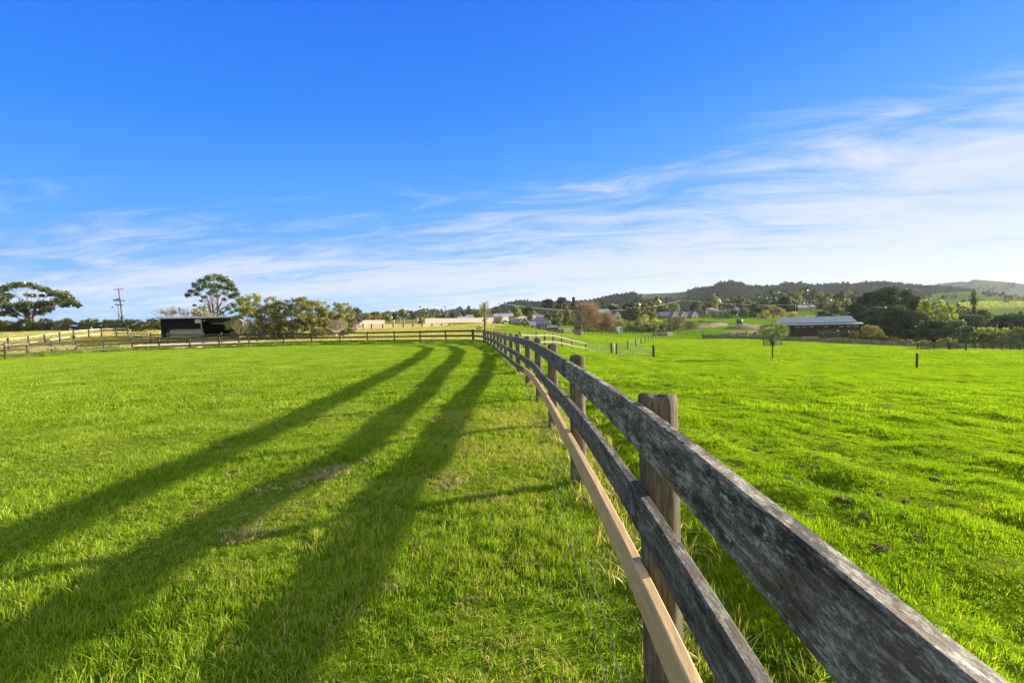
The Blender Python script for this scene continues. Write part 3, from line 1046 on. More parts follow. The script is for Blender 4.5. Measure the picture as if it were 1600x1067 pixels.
def rail_fence(name, pts, label, heights=(1.12, 0.72, 0.37), post_h=1.18, wb=0.15, mats=None, post_mat=None, r=0.07, cat='fence', group=None,
               rail_off=0.09, square=False, follow=None, th=0.045, span=1, step_names=('post', 'rail')):
    """post and board fence over the ground through the given (x, y) points; rails on the left of travel (negative rail_off: right)"""
    mats = mats or [M_RAILB]; post_mat = post_mat or M_POSTD
    P3 = [Vector((x, y, h(x, y))) for x, y in pts]
    if follow is not None: P3 = [Vector((p.x, p.y, follow)) for p in P3]
    root = thing(name, P3[0], label, cat, group)
    for i, p in enumerate(P3):
        if square:
            MB().box(p + Vector((0, 0, post_h / 2 - .15)), (2 * r, 2 * r, post_h + .3), 0).build('post', post_mat, root)
        else:
            post_mesh(p.x, p.y, p.z, post_h + 0.02 * math.sin(i * 2.3), r, 9, i, near=False).build('post', post_mat, root, smooth=True)
    for q, hz in enumerate(heights):
        for k, i in enumerate(range(0, len(P3) - 1, span)):
            j = min(i + span, len(P3) - 1)
            path = []
            for m_ in range(i, j + 1):
                a, b = P3[max(m_ - 1, 0)], P3[min(m_ + 1, len(P3) - 1)]
                d = (b - a).to_2d().normalized()
                path.append(P3[m_] + Vector((-d.y * rail_off, d.x * rail_off, hz)))
            dd = (path[1] - path[0]).normalized() * 0.002
            path[0] = path[0] + dd; path[-1] = path[-1] - dd
            board_mesh(path, wb, th, 0.004, 0, 0).build('rail', mats[(k + q) % len(mats)], root)
    return root


# far side of the paddock, from the corner round to the left edge of the picture and beyond
far_pts = [(-1.98, 34.4)]
for u, d in ((738, 38), (696, 40.2), (656, 42), (615.5, 43), (573, 43.5), (530, 43.6), (486, 43.6), (442, 43.6), (388, 43.4), (341, 43.0), (295, 42.6), (247, 42.0), (204, 41.0), (160, 39.6),
             (116, 38.3), (78, 36.6), (40, 34.9), (5, 33.0)):
    g = G(u, d); far_pts.append((g.x, g.y))
far_pts += [(-39.6, 30.5), (-41.0, 28.2), (-42.2, 25.7), (-43.2, 23.2)]
rail_fence('rail_fence', far_pts[1:], 'dark weathered three-rail fence closing off the far side of the paddock', heights=(1.14, 0.74, 0.36), span=2,
           mats=[M_RAILD, M_RAILD, M_RAILB], rail_off=-0.0 + 0.09)
# the corner: a short bay ties the two fences
rf = rail_fence('corner_rail_bay', [(-2.14, 34.52), (far_pts[1][0] + 0.1, far_pts[1][1] - 0.05)], 'short rail bay at the paddock corner beside the leafy pole', heights=(1.13, 0.735, 0.375), mats=[M_RAILB], r=0.06)

# rear fence on the left with pale sunlit rails behind dark posts
rear = []
for u, d in ((-22, 43), (11, 44.5), (43, 46.5), (68, 49), (92, 51.5), (114, 54.0), (138, 56.2), (158, 58), (181, 59), (199, 59.5)):
    g = G(u, d); rear.append((g.x, g.y))
rail_fence('pale_rail_fence', rear, 'fence of pale cream rails on dark posts behind the far paddock fence, far left', heights=(1.15, 0.55), mats=[M_CREAMD], rail_off=0.09, wb=0.14, r=0.075)
rear2 = []
for u, d in ((234, 50.5), (261, 50.5), (291, 50.5), (316, 50.5), (345, 50.5), (372, 50.5), (400, 50.8), (430, 51), (460, 51)):
    g = G(u, d); rear2.append((g.x, g.y))
rail_fence('rail_fence', rear2, 'second dark rail fence standing on the pale sand in front of the black shed', heights=(1.02, 0.55), mats=[M_RAILD], rail_off=0.09, wb=0.13, r=0.08)


def timber_gate(u0, u1, d, label):
    a, b = G(u0, d), G(u1, d)
    r = thing('timber_gate', a, label, 'gate')
    for p in (a, b):
        post_mesh(p.x, p.y, p.z, 1.3, 0.09, 9, 2, near=False).build('post', M_CREAM, r, smooth=True)
    for hz in (1.1, 0.8, 0.5, 0.25):
        MB().beam(a + Vector((.1, -.1, hz)), b + Vector((-.1, -.1, hz)), 0.04, 0.11).build('rail', M_POSTD, r)
    MB().beam(a + Vector((.1, -.15, 0.25)), (a + b) / 2 + Vector((0, -.15, 1.1)), 0.03, 0.09).build('brace', M_CREAM, r)
    MB().beam((a + b) / 2 + Vector((0, -.15, 1.1)), b + Vector((-.1, -.15, .25)), 0.03, 0.09).build('brace', M_CREAM, r)


timber_gate(203, 229, 54, 'low timber gate with diagonal braces left of the black shed')

# pale two-rail fence running off to the right of the long fence
pr = []
for u, d, in ((806, 36.5), (818, 40), (836, 44.5), (852, 47.5)):
    g = G(u, d)
for u, d in ((812, 30.5), (838, 33.2), (851, 36), (864, 39), (877, 42.5), (893, 46), (915, 50)):
    g = G(u, d); pr.append((g.x, g.y))
rail_fence('pale_rail_fence', pr, 'low two-rail fence with sun-bleached rails branching right from the long fence', heights=(1.02, 0.5), mats=[M_RAILG], post_mat=M_POST, rail_off=-0.09, wb=0.12, r=0.08)


def wire_gate(u0, u1, d, hz, label, nbars=6, posts=True):
    a, b = G(u0, d), G(u1, d)
    r = thing('wire_gate', a, label, 'gate', 'galvanised wire gates in the grazed field')
    fr = MB()
    A, B = a + Vector((.1, 0, .12)), b + Vector((-.1, 0, .12))
    up = Vector((0, 0, hz - .12))
    fr.tube([A, B, B + up, A + up, A], 0.024, 6)
    fr.build('gate_frame', M_STEEL, r)
    ms = MB()
    for k in range(1, nbars):
        ms.tube([A + up * (k / nbars), B + up * (k / nbars)], 0.006, 4)
    nv = int((B - A).length / 0.28)
    for k in range(1, nv):
        p = A.lerp(B, k / nv); ms.tube([p, p + up], 0.006, 4)
    ms.build('wire_mesh', M_STEEL, r)
    return r


wire_gate(917, 953, 51, 1.05, 'left of two galvanised wire gates, hung from the pale rail fence')
wire_gate(963.5, 1018, 49.5, 1.05, 'wider of two galvanised wire gates, right of the cluster of three posts')


def lone_post(u, d, hh, r, mat, label, group=None, name='timber_post', bleached=False):
    g = G(u, d)
    mb = post_mesh(g.x, g.y, g.z, hh, r, 12, int(u), near=False)
    return single(mb, name, mat, g, label, 'post', group, smooth=True)


lone_post(954.5, 51, 1.25, 0.10, M_POSTD, 'dark left post in the cluster of three between the wire gates', 'posts between the wire gates')
lone_post(958.3, 50.5, 1.25, 0.10, M_CREAM, 'pale middle post in the cluster of three between the wire gates', 'posts between the wire gates')
lone_post(962.6, 50, 1.3, 0.11, M_POST, 'brown right post in the cluster of three between the wire gates', 'posts between the wire gates')
lone_post(1020.7, 49.3, 1.28, 0.13, M_POSTD, 'stout dark strainer post at the right end of the wire gates')
lone_post(1433, 37, 1.22, 0.085, M_POSTD, 'single dark post standing alone in the grass of the right field')

# receding line of short posts with a wire
line = ((980.5, 60), (992.8, 70), (1001.3, 80), (1007.8, 91), (1012.6, 102), (1016.6, 113), (1020.0, 124), (1023.5, 136), (1027, 148))
lp = []
rt = thing('wire_fence', G(980.5, 60), 'receding wire fence of short dark posts beyond the wire gates', 'fence')
for k, (u, d) in enumerate(line):
    g = G(u, d); lp.append(g)
    post_mesh(g.x, g.y, g.z, 1.15, 0.09, 8, k, near=False).build('post', M_POSTD, rt, smooth=True)
for hz in (1.05, 0.65, 0.3):
    MB().tube([p + Vector((0, 0, hz)) for p in lp], 0.008, 4).build('wire', M_STEEL, rt)

# ------------------------------------------------------------------ trees and shrubs
M_BARK = simple('bark', (0.20, 0.15, 0.11), (0.10, 0.075, 0.055), 6, 0.9, stretch=(1, 1, .3))
M_BARKP = simple('pale_bark', (0.20, 0.15, 0.105), (0.10, 0.072, 0.052), 6, 0.9, stretch=(1, 1, .3))
M_BARKG = simple('grey_bark', (0.17, 0.14, 0.12), (0.09, 0.075, 0.065), 6, 0.9, stretch=(1, 1, .3))
M_TWIG = simple('bare_twigs', (0.42, 0.24, 0.16), (0.27, 0.155, 0.11), 3, 0.9)
M_TWIGP = simple('pale_twigs', (0.50, 0.41, 0.29), (0.30, 0.23, 0.16), 3, 0.9)
LM = {
    'dark': leafmat('foliage_dark', (0.026, 0.042, 0.011), (0.105, 0.123, 0.029), 0.25, wscale=0.35),
    'conifer': leafmat('foliage_conifer', (0.026, 0.048, 0.014), (0.084, 0.119, 0.029), 0.25, dry=(0.224, 0.154, 0.056), wscale=0.3),
    'olive': leafmat('foliage_olive', (0.056, 0.073, 0.016), (0.224, 0.217, 0.039), 0.35, dry=(0.392, 0.266, 0.056), wscale=0.5),
    'shrub': leafmat('foliage_shrub', (0.092, 0.108, 0.018), (0.356, 0.324, 0.059), 0.4, dry=(0.626, 0.410, 0.097), wscale=0.7),
    'hedge': leafmat('foliage_hedge', (0.052, 0.064, 0.011), (0.216, 0.192, 0.028), 0.35, dry=(0.336, 0.224, 0.048), wscale=0.8),
    'fresh': leafmat('foliage_fresh', (0.077, 0.133, 0.014), (0.280, 0.336, 0.039), 0.45, wscale=0.5),
    'greygreen': leafmat('foliage_grey_green', (0.070, 0.091, 0.031), (0.210, 0.238, 0.073), 0.35, wscale=0.8),
    'gold': leafmat('foliage_gold', (0.154, 0.168, 0.022), (0.476, 0.448, 0.067), 0.5, wscale=0.5),
    'brown': leafmat('foliage_brown', (0.105, 0.082, 0.028), (0.308, 0.238, 0.073), 0.35, wscale=0.5),
    'red': leafmat('foliage_red', (0.140, 0.063, 0.034), (0.280, 0.126, 0.056), 0.35, wscale=0.5),
}


def leaf_cards(C_, size, rng, upbias=0.0, aspect=0.55):
    """rhombic leaf sprays at points C_ (n,3)"""
    n = len(C_)
    a = rng.normal(size=(n, 3)); a[:, 2] *= (1 - upbias); a /= np.linalg.norm(a, axis=1)[:, None]
    b = rng.normal(size=(n, 3)); b -= (b * a).sum(1)[:, None] * a; b /= np.linalg.norm(b, axis=1)[:, None]
    s = size * rng.uniform(0.6, 1.3, n)[:, None]
    V = np.stack([C_ - a * s * .5, C_ - b * s * .5 * aspect, C_ + a * s * .5, C_ + b * s * .5 * aspect], 1)
    F = np.arange(n * 4).reshape(n, 4)
    return V.reshape(-1, 3), F


def crown_mesh(name, puffs, leaf, per, mat, rng, flat=0.7, root_loc=Vector((0, 0, 0)), shell=0.5, aspect=0.55):
    """puffs: (x, y, z, r) local; per leaves per unit puff of radius 1"""
    pts = []; tint = []
    for (x, y, z, r) in puffs:
        n = max(12, int(per * r * r))
        d = rng.normal(size=(n, 3)); d /= np.linalg.norm(d, axis=1)[:, None]
        rad = r * rng.uniform(shell, 1.05, n) * (1 + 0.22 * np.sin(d[:, 0] * 5 + x) * np.cos(d[:, 1] * 4 + d[:, 2] * 4 + y))
        q = d * rad[:, None]; q[:, 2] *= flat
        pts.append(q + np.array([x, y, z]))
        tint.append(np.clip(rng.normal(0.42 + rng.uniform(-.15, .15), 0.2, n), 0, 1))
    pts = np.concatenate(pts); tint = np.concatenate(tint)
    V, F = leaf_cards(pts, leaf, rng, aspect=aspect)
    return npmesh(name, V, F, mat, {'tint': ('FLOAT', 'FACE', tint.astype(np.float32))})


def bez(a, b, c, n):
    return [a * (1 - t) ** 2 + b * 2 * t * (1 - t) + c * t * t for t in (k / n for k in range(n + 1))]


def puffs_of(shape, W, Ht, n, pr, rng, clear=0.2):
    """puff centres inside an envelope W wide, Ht high; clear = bare share of the height"""
    out = []
    R = W / 2
    tries = 0
    while len(out) < n and tries < 4000:
        tries += 1
        t = rng.uniform(0, 1)
        ang = rng.uniform(0, 2 * np.pi)
        if shape == 'dome': e = math.sqrt(max(0, 1 - (t * 1.0) ** 2)) if t > 0.25 else 0.75 + t
        elif shape == 'round': e = math.sqrt(max(0, 1 - (2 * t - 1) ** 2))
        elif shape == 'cone': e = 1 - 0.92 * t
        elif shape == 'column': e = 0.85 if t < 0.8 else 0.85 * (1 - (t - .8) * 3)
        elif shape == 'umbrella': e = math.sqrt(max(0, 1 - t * t)); 
        elif shape == 'shrub': e = min(1.0, 0.8 + t * .5) if t < .6 else math.sqrt(max(0, 1 - ((t - .6) / .45) ** 2))
        else: e = 1
        rr = e * R * math.sqrt(rng.uniform(0.05 if shape != 'umbrella' else 0.0, 1))
        r = pr * rng.uniform(0.7, 1.25)
        x, y = rr * math.cos(ang), rr * math.sin(ang)
        lim = max(R - r * 0.8, 0.05)
        k = min(1.0, lim / max(1e-6, math.hypot(x, y)))
        x *= k; y *= k
        z = Ht * (clear + (1 - clear) * t)
        z = min(z, Ht - r * 0.6)
        if any((x - o[0]) ** 2 + (y - o[1]) ** 2 + (z - o[2]) ** 2 < (0.55 * pr) ** 2 for o in out): continue
        out.append((x, y, z, r))
    return out


def make_tree(name, base, puffs, label, cat='tree', leaf=0.35, per=90, mat='dark', flat=0.7, bark=None, r0=0.3, fork=0.3, group=None, seed=1, stems=1, limb_every=1,
              shell=0.5, trunk_name='trunk', crown_name='crown', bend=0.12, aspect=0.55, sides=6):
    rng = np.random.RandomState(seed)
    base = Vector(base)
    root = thing(name, base, label, cat, group)
    bark = bark or M_BARK
    top = max(p[2] for p in puffs)
    mb = MB()
    axes = []
    for s in range(stems):
        ang = rng.uniform(0, 6.28); ln = 0.0 if stems == 1 else 0.16 * top
        tp = Vector((math.cos(ang) * ln, math.sin(ang) * ln, top * (0.86 if stems == 1 else 0.7)))
        mid = Vector((tp.x * 0.3 + rng.uniform(-1, 1) * bend * top * .3, tp.y * .3 + rng.uniform(-1, 1) * bend * top * .3, top * 0.45))
        b0 = Vector((math.cos(ang) * r0 * 0.9, math.sin(ang) * r0 * 0.9, 0)) if stems > 1 else Vector((0, 0, 0))
        path = bez(b0 - Vector((0, 0, 0.3)), mid, tp, 8)
        rr = r0 / (stems ** 0.5)
        mb.tube(path, [rr * (1.25 - 1.15 * k / 8) + 0.01 for k in range(9)], sides)
        axes.append((path, rr))
    for i, (x, y, z, r) in enumerate(puffs):
        if i % limb_every: continue
        path, rr = axes[i % len(axes)]
        c = Vector((x, y, z))
        f = max(fork, min(0.85, (z / top) * 0.62))
        k = f * 8
        a = path[int(k)].lerp(path[min(int(k) + 1, 8)], k - int(k))
        if (c - a).length < 0.15: continue
        mdl = a.lerp(c, 0.5) + Vector((0, 0, (c - a).length * 0.10)) + Vector(rng.normal(0, 0.05, 3)) * (c - a).length
        lr = max(rr * 0.42 * (1 - f * 0.6), 0.018)
        mb.tube(bez(a, mdl, c, 4), [lr, lr * .8, lr * .6, lr * .42, lr * .2], 4, cap=False)
    tr = mb.build(trunk_name, bark, root, world=False, smooth=True)
    me = crown_mesh(crown_name, puffs, leaf, per, LM[mat] if isinstance(mat, str) else mat, rng, flat, shell=shell, aspect=aspect)
    o = bpy.data.objects.new(crown_name, me); C.objects.link(o); o.parent = root
    return root


def bare_tree(name, base, W, Ht, label, mat=None, group=None, seed=1, r0=0.2, levels=5, spread=0.55, cat='tree', stems=1, splits=3, up=0.25, minr=0.018):
    rng = random.Random(seed)
    root = thing(name, base, label, cat, group)
    trunk = MB(); twigs = MB()
    def grow(p, d, ln, r, lv):
        q = p + d * ln * 0.5 + Vector((rng.uniform(-1, 1), rng.uniform(-1, 1), 0)) * ln * .06
        e = p + d * ln
        (trunk if lv >= levels - 1 else twigs).tube([p, q, e], [r, r * .85, r * .7], 5 if lv >= levels - 1 else 3, cap=False)
        if lv == 0: return
        for k in range(splits + (1 if lv < levels - 1 and rng.random() < .4 else 0)):
            a = rng.uniform(0, 6.28)
            s = spread * rng.uniform(0.5, 1.3)
            nd = (d + Vector((math.cos(a) * s, math.sin(a) * s, rng.uniform(-.15, up)))).normalized()
            st = p.lerp(e, rng.uniform(0.55, 1.0))
            grow(st, nd, ln * rng.uniform(.62, .88), max(r * .58, minr), lv - 1)
    for s in range(stems):
        a = rng.uniform(0, 6.28); l = 0 if stems == 1 else .35
        grow(Vector((0, 0, -.2)), Vector((math.cos(a) * l, math.sin(a) * l, 1)).normalized(), Ht * .33, r0, levels)
    # fit to the wanted size
    allv = trunk.v + twigs.v
    zx = max(v.z for v in allv); wx = max(math.hypot(v.x, v.y) for v in allv)
    for m_ in (trunk, twigs):
        m_.v = [Vector((v.x * W / 2 / wx, v.y * W / 2 / wx, v.z * Ht / zx if v.z > 0 else v.z)) for v in m_.v]
    trunk.build('trunk', mat or M_TWIG, root, world=False)
    twigs.build('crown', mat or M_TWIG, root, world=False)
    return root


def at(u, d, ref_v=None):
    return G(u, d)


def uvh(u, v, d):
    """height above the ground at column u of the point seen at (u, v), d metres ahead"""
    p = P(u, v, d)
    return p.z - h(p.x, p.y)


LM['russet'] = leafmat('russet_twigs', (0.20, 0.125, 0.085), (0.42, 0.27, 0.19), 0.1, wscale=0.3, gloss=0)
LM['drab2'] = leafmat('dry_creeper_leaf', (0.14, 0.13, 0.09), (0.42, 0.38, 0.28), 0.2, wscale=6, gloss=0)
LM['drab'] = leafmat('drab_twigs', (0.16, 0.12, 0.075), (0.33, 0.26, 0.17), 0.1, wscale=0.3, gloss=0)


def twig_tree(u, v_top, d, wpx, label, mat='russet', seed=1, name='russet_tree', clear=.08, per=60, cat='tree', stems=3, group=None, shape='dome'):
    b = G(u, d); top = P(u, v_top, d).z - b.z; W = wpx / FPX * d
    rr = np.random.RandomState(seed)
    return make_tree(name, b, puffs_of(shape, W, top, 40, .17 * min(W, top) + .3, rr, clear), label, cat, leaf=1.1, per=per, mat=mat, flat=.9, bark=M_BARKG, r0=max(.15, W * .035), seed=seed, stems=stems, shell=.1,
                     aspect=.055, group=group)


# ---- left: the big spreading tree behind the hedge
def px_puffs(pts, u0, d, base, rng, deep, n2=1):
    """puffs read off the photograph as (u, v, radius px), each given its own depth"""
    out = []
    for (u, v, r) in pts:
        for k in range(n2):
            dy = rng.uniform(-deep, deep)
            p = P(u + (rng.uniform(-r, r) * .5 if k else 0), v, d + dy)
            out.append((p.x - base.x, p.y - base.y, p.z - base.z, r / FPX * d))
    return out


rg = np.random.RandomState(4)
b = at(48, 96)
pts = [(10, 448, 7), (22, 446, 8), (34, 445, 8), (46, 445, 7), (58, 449, 7), (70, 453, 8), (80, 460, 6), (88, 458, 8), (98, 461, 9), (106, 466, 8), (113, 472, 8), (120, 477, 6),
       (92, 470, 9), (102, 476, 8), (82, 475, 8), (70, 474, 8), (60, 478, 9), (48, 476, 9), (36, 475, 9), (28, 478, 8), (38, 485, 7), (62, 489, 7), (74, 483, 8), (2, 452, 8), (-6, 460, 9),
       (4, 468, 9), (14, 462, 7), (8, 478, 9), (16, 486, 8), (0, 490, 8), (-14, 470, 10), (-16, 486, 9), (52, 462, 5), (44, 461, 5), (-24, 478, 9), (22, 492, 6), (66, 462, 4)]
make_tree('spreading_tree', b, px_puffs(pts, 48, 96, b, rg, 5, 2), 'broad spreading evergreen with layered dark canopy behind the hedge, far left', leaf=0.42, per=210, mat='dark', flat=0.6, bark=M_BARKP,
          r0=0.55, fork=0.12, seed=3, stems=3, limb_every=3, shell=0.15)

# small wind-bent tree by the power pole
b = at(184, 94)
pts = [(179, 469, 3.2), (186, 468, 3.4), (183, 476, 3.2), (190, 477, 2.8), (176, 480, 2)]
make_tree('windblown_tree', b, px_puffs(pts, 184, 94, b, rg, 0.6), 'sparse windblown little tree leaning beside the tall power pole', leaf=0.28, per=160, mat='dark', flat=0.45, bark=M_BARKG, r0=0.12, fork=.4, seed=4, bend=0.4)

# the hedge row of shrubs
hs_ = []
for i in range(5):
    W, Hh = 2.5, 2.35
    rr = np.random.RandomState(50 + i)
    pf = puffs_of('shrub', W, Hh, 34, 0.42, rr, 0.04)
    hs_.append(pf)
protos = []
k = 0
u = -18.0
while u < 252:
    if 110 < u < 120: u += 6
    d = 91 + 1.2 * math.sin(k * 1.7)
    b = at(u, d)
    if k < 5:
        pr_ = make_tree('hedge_shrub', b, hs_[k], 'bushy olive green shrub in the long hedge row above the far left fence', 'shrub', leaf=0.2, per=520, mat='hedge', flat=0.95, r0=0.07, fork=.1, seed=60 + k,
                        group='shrubs of the long hedge row', stems=2, limb_every=2, shell=0.3)
        protos.append(pr_)
        c = pr_
    else:
        c = copy_tree(protos[k % 5], None, b, rz=k * 1.3)
    s = 0.92 + 0.22 * math.sin(k * 2.9) * math.cos(k * 1.3)
    c.scale = (s, s, 0.92 + 0.16 * math.sin(k * 4.1))
    if c.location != b: c.location = b
    u += 11.2 + 1.2 * math.sin(k * 2.2)
    k += 1

# tall macrocarpa behind the shed
b = at(338, 100)
pts = [(316, 440, 7), (326, 435, 8), (337, 433, 8), (346, 436, 8), (355, 440, 7), (306, 446, 6), (300, 455, 5), (294, 461, 5), (312, 452, 6), (322, 447, 7), (333, 446, 7), (345, 448, 7),
       (357, 450, 7), (366, 453, 6), (370, 460, 6), (362, 463, 6), (372, 469, 5), (308, 459, 5), (350, 458, 5), (378, 474, 6), (366, 477, 5), (372, 484, 6), (384, 479, 5), (356, 482, 5), (344, 489, 6), (304, 477, 3), (328, 458, 5), (340, 462, 5), (334, 455, 6), (320, 464, 4), (362, 446, 6), (350, 468, 4), (314, 470, 3), (378, 466, 4), (388, 470, 3)]
make_tree('tall_pine', b, px_puffs(pts, 338, 100, b, rg, 4.5, 2), 'tall open-crowned pine with pale limbs rising behind the black shed', leaf=0.36, per=220, mat='conifer', flat=0.75, bark=M_BARKP,
          r0=0.42, fork=0.15, seed=8, stems=3, limb_every=2, shell=0.15)
bare_tree('bare_tree', at(268, 92), 7.0, 5.0, 'pale leafless tree behind the left end of the black shed', M_TWIGP, seed=4, r0=.12, levels=5)
bare_tree('bare_tree', at(290, 95), 6.0, 4.6, 'smaller leafless tree just left of the brown bush behind the shed', M_TWIGP, seed=7, r0=.12, levels=5)
b = at(316, 90)
make_tree('brown_bush', b, puffs_of('dome', 4.6, 5.0, 16, 0.9, np.random.RandomState(3), .2), 'domed brownish bush showing above the black shed roof', 'bush', leaf=.28, per=170, mat='brown', seed=5, r0=.15, stems=2)

# leafy shrubs to the right of the shed, their stems bare below
specs = [(388, 58, 4.6, 4.0, 'fresh', 'olive shrub overlapping the right end of the black shed'),
         (408, 57, 5.4, 4.9, 'shrub', 'tallest yellow-green shrub, first right of the black shed'),
         (436, 58, 4.8, 4.4, 'shrub', 'yellow-green shrub second right of the black shed'),
         (462, 57.5, 5.0, 4.6, 'olive', 'ochre-tinged shrub in the middle of the shrub belt right of the shed'),
         (488, 58, 4.8, 4.5, 'shrub', 'brighter green shrub right of the ochre-tinged one'),
         (512, 60, 4.2, 4.0, 'shrub', 'open yellow-green shrub near the right end of the shrub belt'),
         (533, 62, 3.4, 3.7, 'shrub', 'small green shrub at the right end of the shrub belt')]
for i, (u, d, W, Hh, mt, lab) in enumerate(specs):
    top = {388: 478, 408: 460, 436: 463, 462: 464, 488: 467, 512: 472, 533: 474}[u]
    Hh = uvh(u, top, d)
    rr = np.random.RandomState(300 + i)
    make_tree('leafy_shrub', at(u, d), puffs_of('shrub', W * 1.12, Hh * (.93 + .1 * math.sin(i * 2.3)), 70, 0.42, rr, 0.06), lab, 'shrub', leaf=0.16, per=900, mat=mt, flat=0.8, bark=M_BARKP, r0=0.11, fork=.06, seed=310 + i, stems=5,
              group='shrubs right of the black shed', shell=0.25)
bare_tree('bare_shrub', at(553, 62), 2.6, 2.6, 'low leafless pale shrub right of the shrub belt', M_TWIGP, seed=12, r0=.06, levels=4, stems=3, cat='shrub')
bare_tree('bare_shrub', at(524, 56), 3.4, 2.8, 'leafless pale twiggy shrub in front of the shrub belt', M_TWIGP, seed=13, r0=.06, levels=4, stems=4, cat='shrub')
bare_tree('bare_shrub', at(374, 54), 2.6, 2.7, 'leafless shrub whose pale twigs cross the shed corner', M_TWIGP, seed=15, r0=.06, levels=4, stems=3, cat='shrub')


def px_tree(kind, u, v_top, d, wpx, mat, label, shape='round', n=26, leaf=0.4, per=70, clear=0.15, group=None, seed=1, name=None, pr=None, flat=.8, bark=None, stems=1, cat='tree', vbase=None, shell=.5):
    b = at(u, d)
    if vbase is not None:
        b = Vector((b.x, b.y, P(u, vbase, d).z))
    top = P(u, v_top, d).z - b.z
    W = wpx / FPX * d
    rr = np.random.RandomState(seed * 7 + 1)
    pr = pr or max(0.32 * min(W, top) * 0.62, 0.3)
    return make_tree(name or kind, b, puffs_of(shape, W * 1.08, top, int(n * 1.25), pr * 1.08, rr, clear), label, cat, leaf=leaf, per=per * 1.9, mat=mat, flat=flat, r0=max(.12, W * .035), seed=seed, group=group, bark=bark, stems=stems, shell=shell)


px_tree('round_tree', 556, 481, 105, 22, 'dark', 'rounded dark green tree just beyond the shrub belt', 'dome', 22, .3, 130, seed=21)
px_tree('brown_tree', 574, 489, 150, 16, 'brown', 'brown tree above the left cream wall, first of three', 'round', 16, .4, 80, seed=22)
px_tree('brown_tree', 587, 487, 155, 18, 'brown', 'widest brown tree above the left cream wall, middle of three', 'round', 16, .4, 80, seed=23)
px_tree('brown_tree', 599, 488, 160, 14, 'olive', 'olive-brown tree above the left cream wall, last of three', 'round', 14, .4, 80, seed=24)
px_tree('green_tree', 607, 486, 150, 12, 'olive', 'upright olive green tree at the right end of the left cream wall', 'column', 14, .4, 90, seed=25)
px_tree('green_tree', 622, 488, 165, 7, 'olive', 'small slim olive tree between the two cream walls', 'column', 8, .35, 100, seed=26)
px_tree('green_bush', 659, 495, 140, 11, 'brown', 'low brown-green bush at the left end of the long cream wall', 'dome', 10, .3, 130, seed=27, cat='bush', clear=.0)
px_tree('green_tree', 697, 490, 190, 18, 'dark', 'wide dark tree behind the slim power pole', 'dome', 16, .45, 80, seed=28)
px_tree('palm_like_tree', 748, 484, 185, 15, 'fresh', 'spiky bright green tree left of the leafy pole', 'round', 16, .5, 70, seed=29)
px_tree('lollipop_tree', 808, 479, 185, 16, 'fresh', 'light green round-headed tree with a visible trunk above the long cream wall', 'round', 18, .4, 110, clear=.38, seed=30, bark=M_BARKP)
px_tree('dark_tree', 826, 479, 180, 18, 'dark', 'dense dark tree with a brown top beside the light green round-headed tree', 'round', 22, .4, 110, seed=31)
px_tree('tall_tree', 856, 467, 260, 19, 'dark', 'left of two tall flat-topped trees above the farmhouse', 'umbrella', 16, .6, 60, clear=.6, seed=32, flat=.5, bark=M_BARKP)
px_tree('tall_tree', 878, 464, 260, 17, 'dark', 'right of two tall flat-topped trees above the farmhouse', 'umbrella', 16, .6, 60, clear=.55, seed=33, flat=.5, bark=M_BARKP)
px_tree('dark_tree', 856, 485, 190, 12, 'dark', 'slim dark tree directly behind the farmhouse roof end', 'round', 14, .4, 100, seed=34)
px_tree('dark_tree', 871, 484, 185, 17, 'greygreen', 'grey-green rounded tree right of the farmhouse roof', 'round', 22, .4, 100, seed=35, clear=.05)
px_tree('dark_tree', 886, 487, 200, 16, 'hedge', 'dark green tree between the grey-green tree and the big russet tree', 'round', 20, .4, 100, seed=36, clear=.05)
px_tree('dark_tree', 896, 490, 215, 14, 'dark', 'dark tree half hidden behind the left side of the russet tree', 'round', 16, .4, 100, seed=37, clear=.05)
twig_tree(919, 472.5, 165, 54, 'big leafless russet-brown rounded tree by the field edge', seed=3, per=75)
twig_tree(948, 487, 168, 30, 'smaller leafless reddish tree right of the big russet one', seed=5, per=75)
twig_tree(908, 488, 160, 26, 'drab leafless undergrowth tree against the left side of the big russet tree', 'drab', seed=6, per=75)
px_tree('dark_bush', 905, 505, 158, 16, 'brown', 'brownish bush under the left side of the russet tree', 'dome', 12, .35, 100, seed=38, clear=0, cat='bush')
px_tree('dark_tree', 958, 478, 260, 26, 'dark', 'dark tree behind the right side of the russet trees', 'round', 22, .5, 80, seed=39)
px_tree('dark_tree', 985, 481, 240, 30, 'dark', 'wide dark tree left of the cabbage tree', 'round', 24, .5, 80, seed=40, clear=.05)
px_tree('cabbage_tree', 1006, 475, 215, 12, 'greygreen', 'spiky-headed cabbage tree rising above the garden trees', 'umbrella', 9, .7, 90, clear=.6, seed=41, flat=.9, bark=M_BARKG)
px_tree('garden_shrub', 975, 500, 185, 16, 'fresh', 'fern-like bright green shrub left in the garden planting', 'dome', 12, .4, 90, seed=42, clear=0, cat='shrub')
px_tree('garden_shrub', 995, 503, 178, 20, 'greygreen', 'grey-green shrub in the garden planting behind the white float', 'dome', 14, .35, 100, seed=43, clear=0, cat='shrub')
px_tree('garden_shrub', 1008, 492, 182, 15, 'gold', 'golden-green upright shrub in the garden planting', 'round', 14, .35, 100, seed=44, clear=0, cat='shrub')
px_tree('garden_shrub', 1024, 498, 180, 26, 'gold', 'wide pale golden shrub mass before the gabled houses', 'dome', 22, .35, 100, seed=45, clear=0, cat='shrub')
px_tree('garden_shrub', 1012, 507, 172, 22, 'dark', 'dark low shrub under the golden shrubs', 'dome', 14, .35, 100, seed=46, clear=0, cat='shrub')
px_tree('garden_shrub', 1035, 507, 172, 18, 'hedge', 'dark green shrub at the right foot of the golden shrubs', 'dome', 14, .35, 100, seed=47, clear=0, cat='shrub')
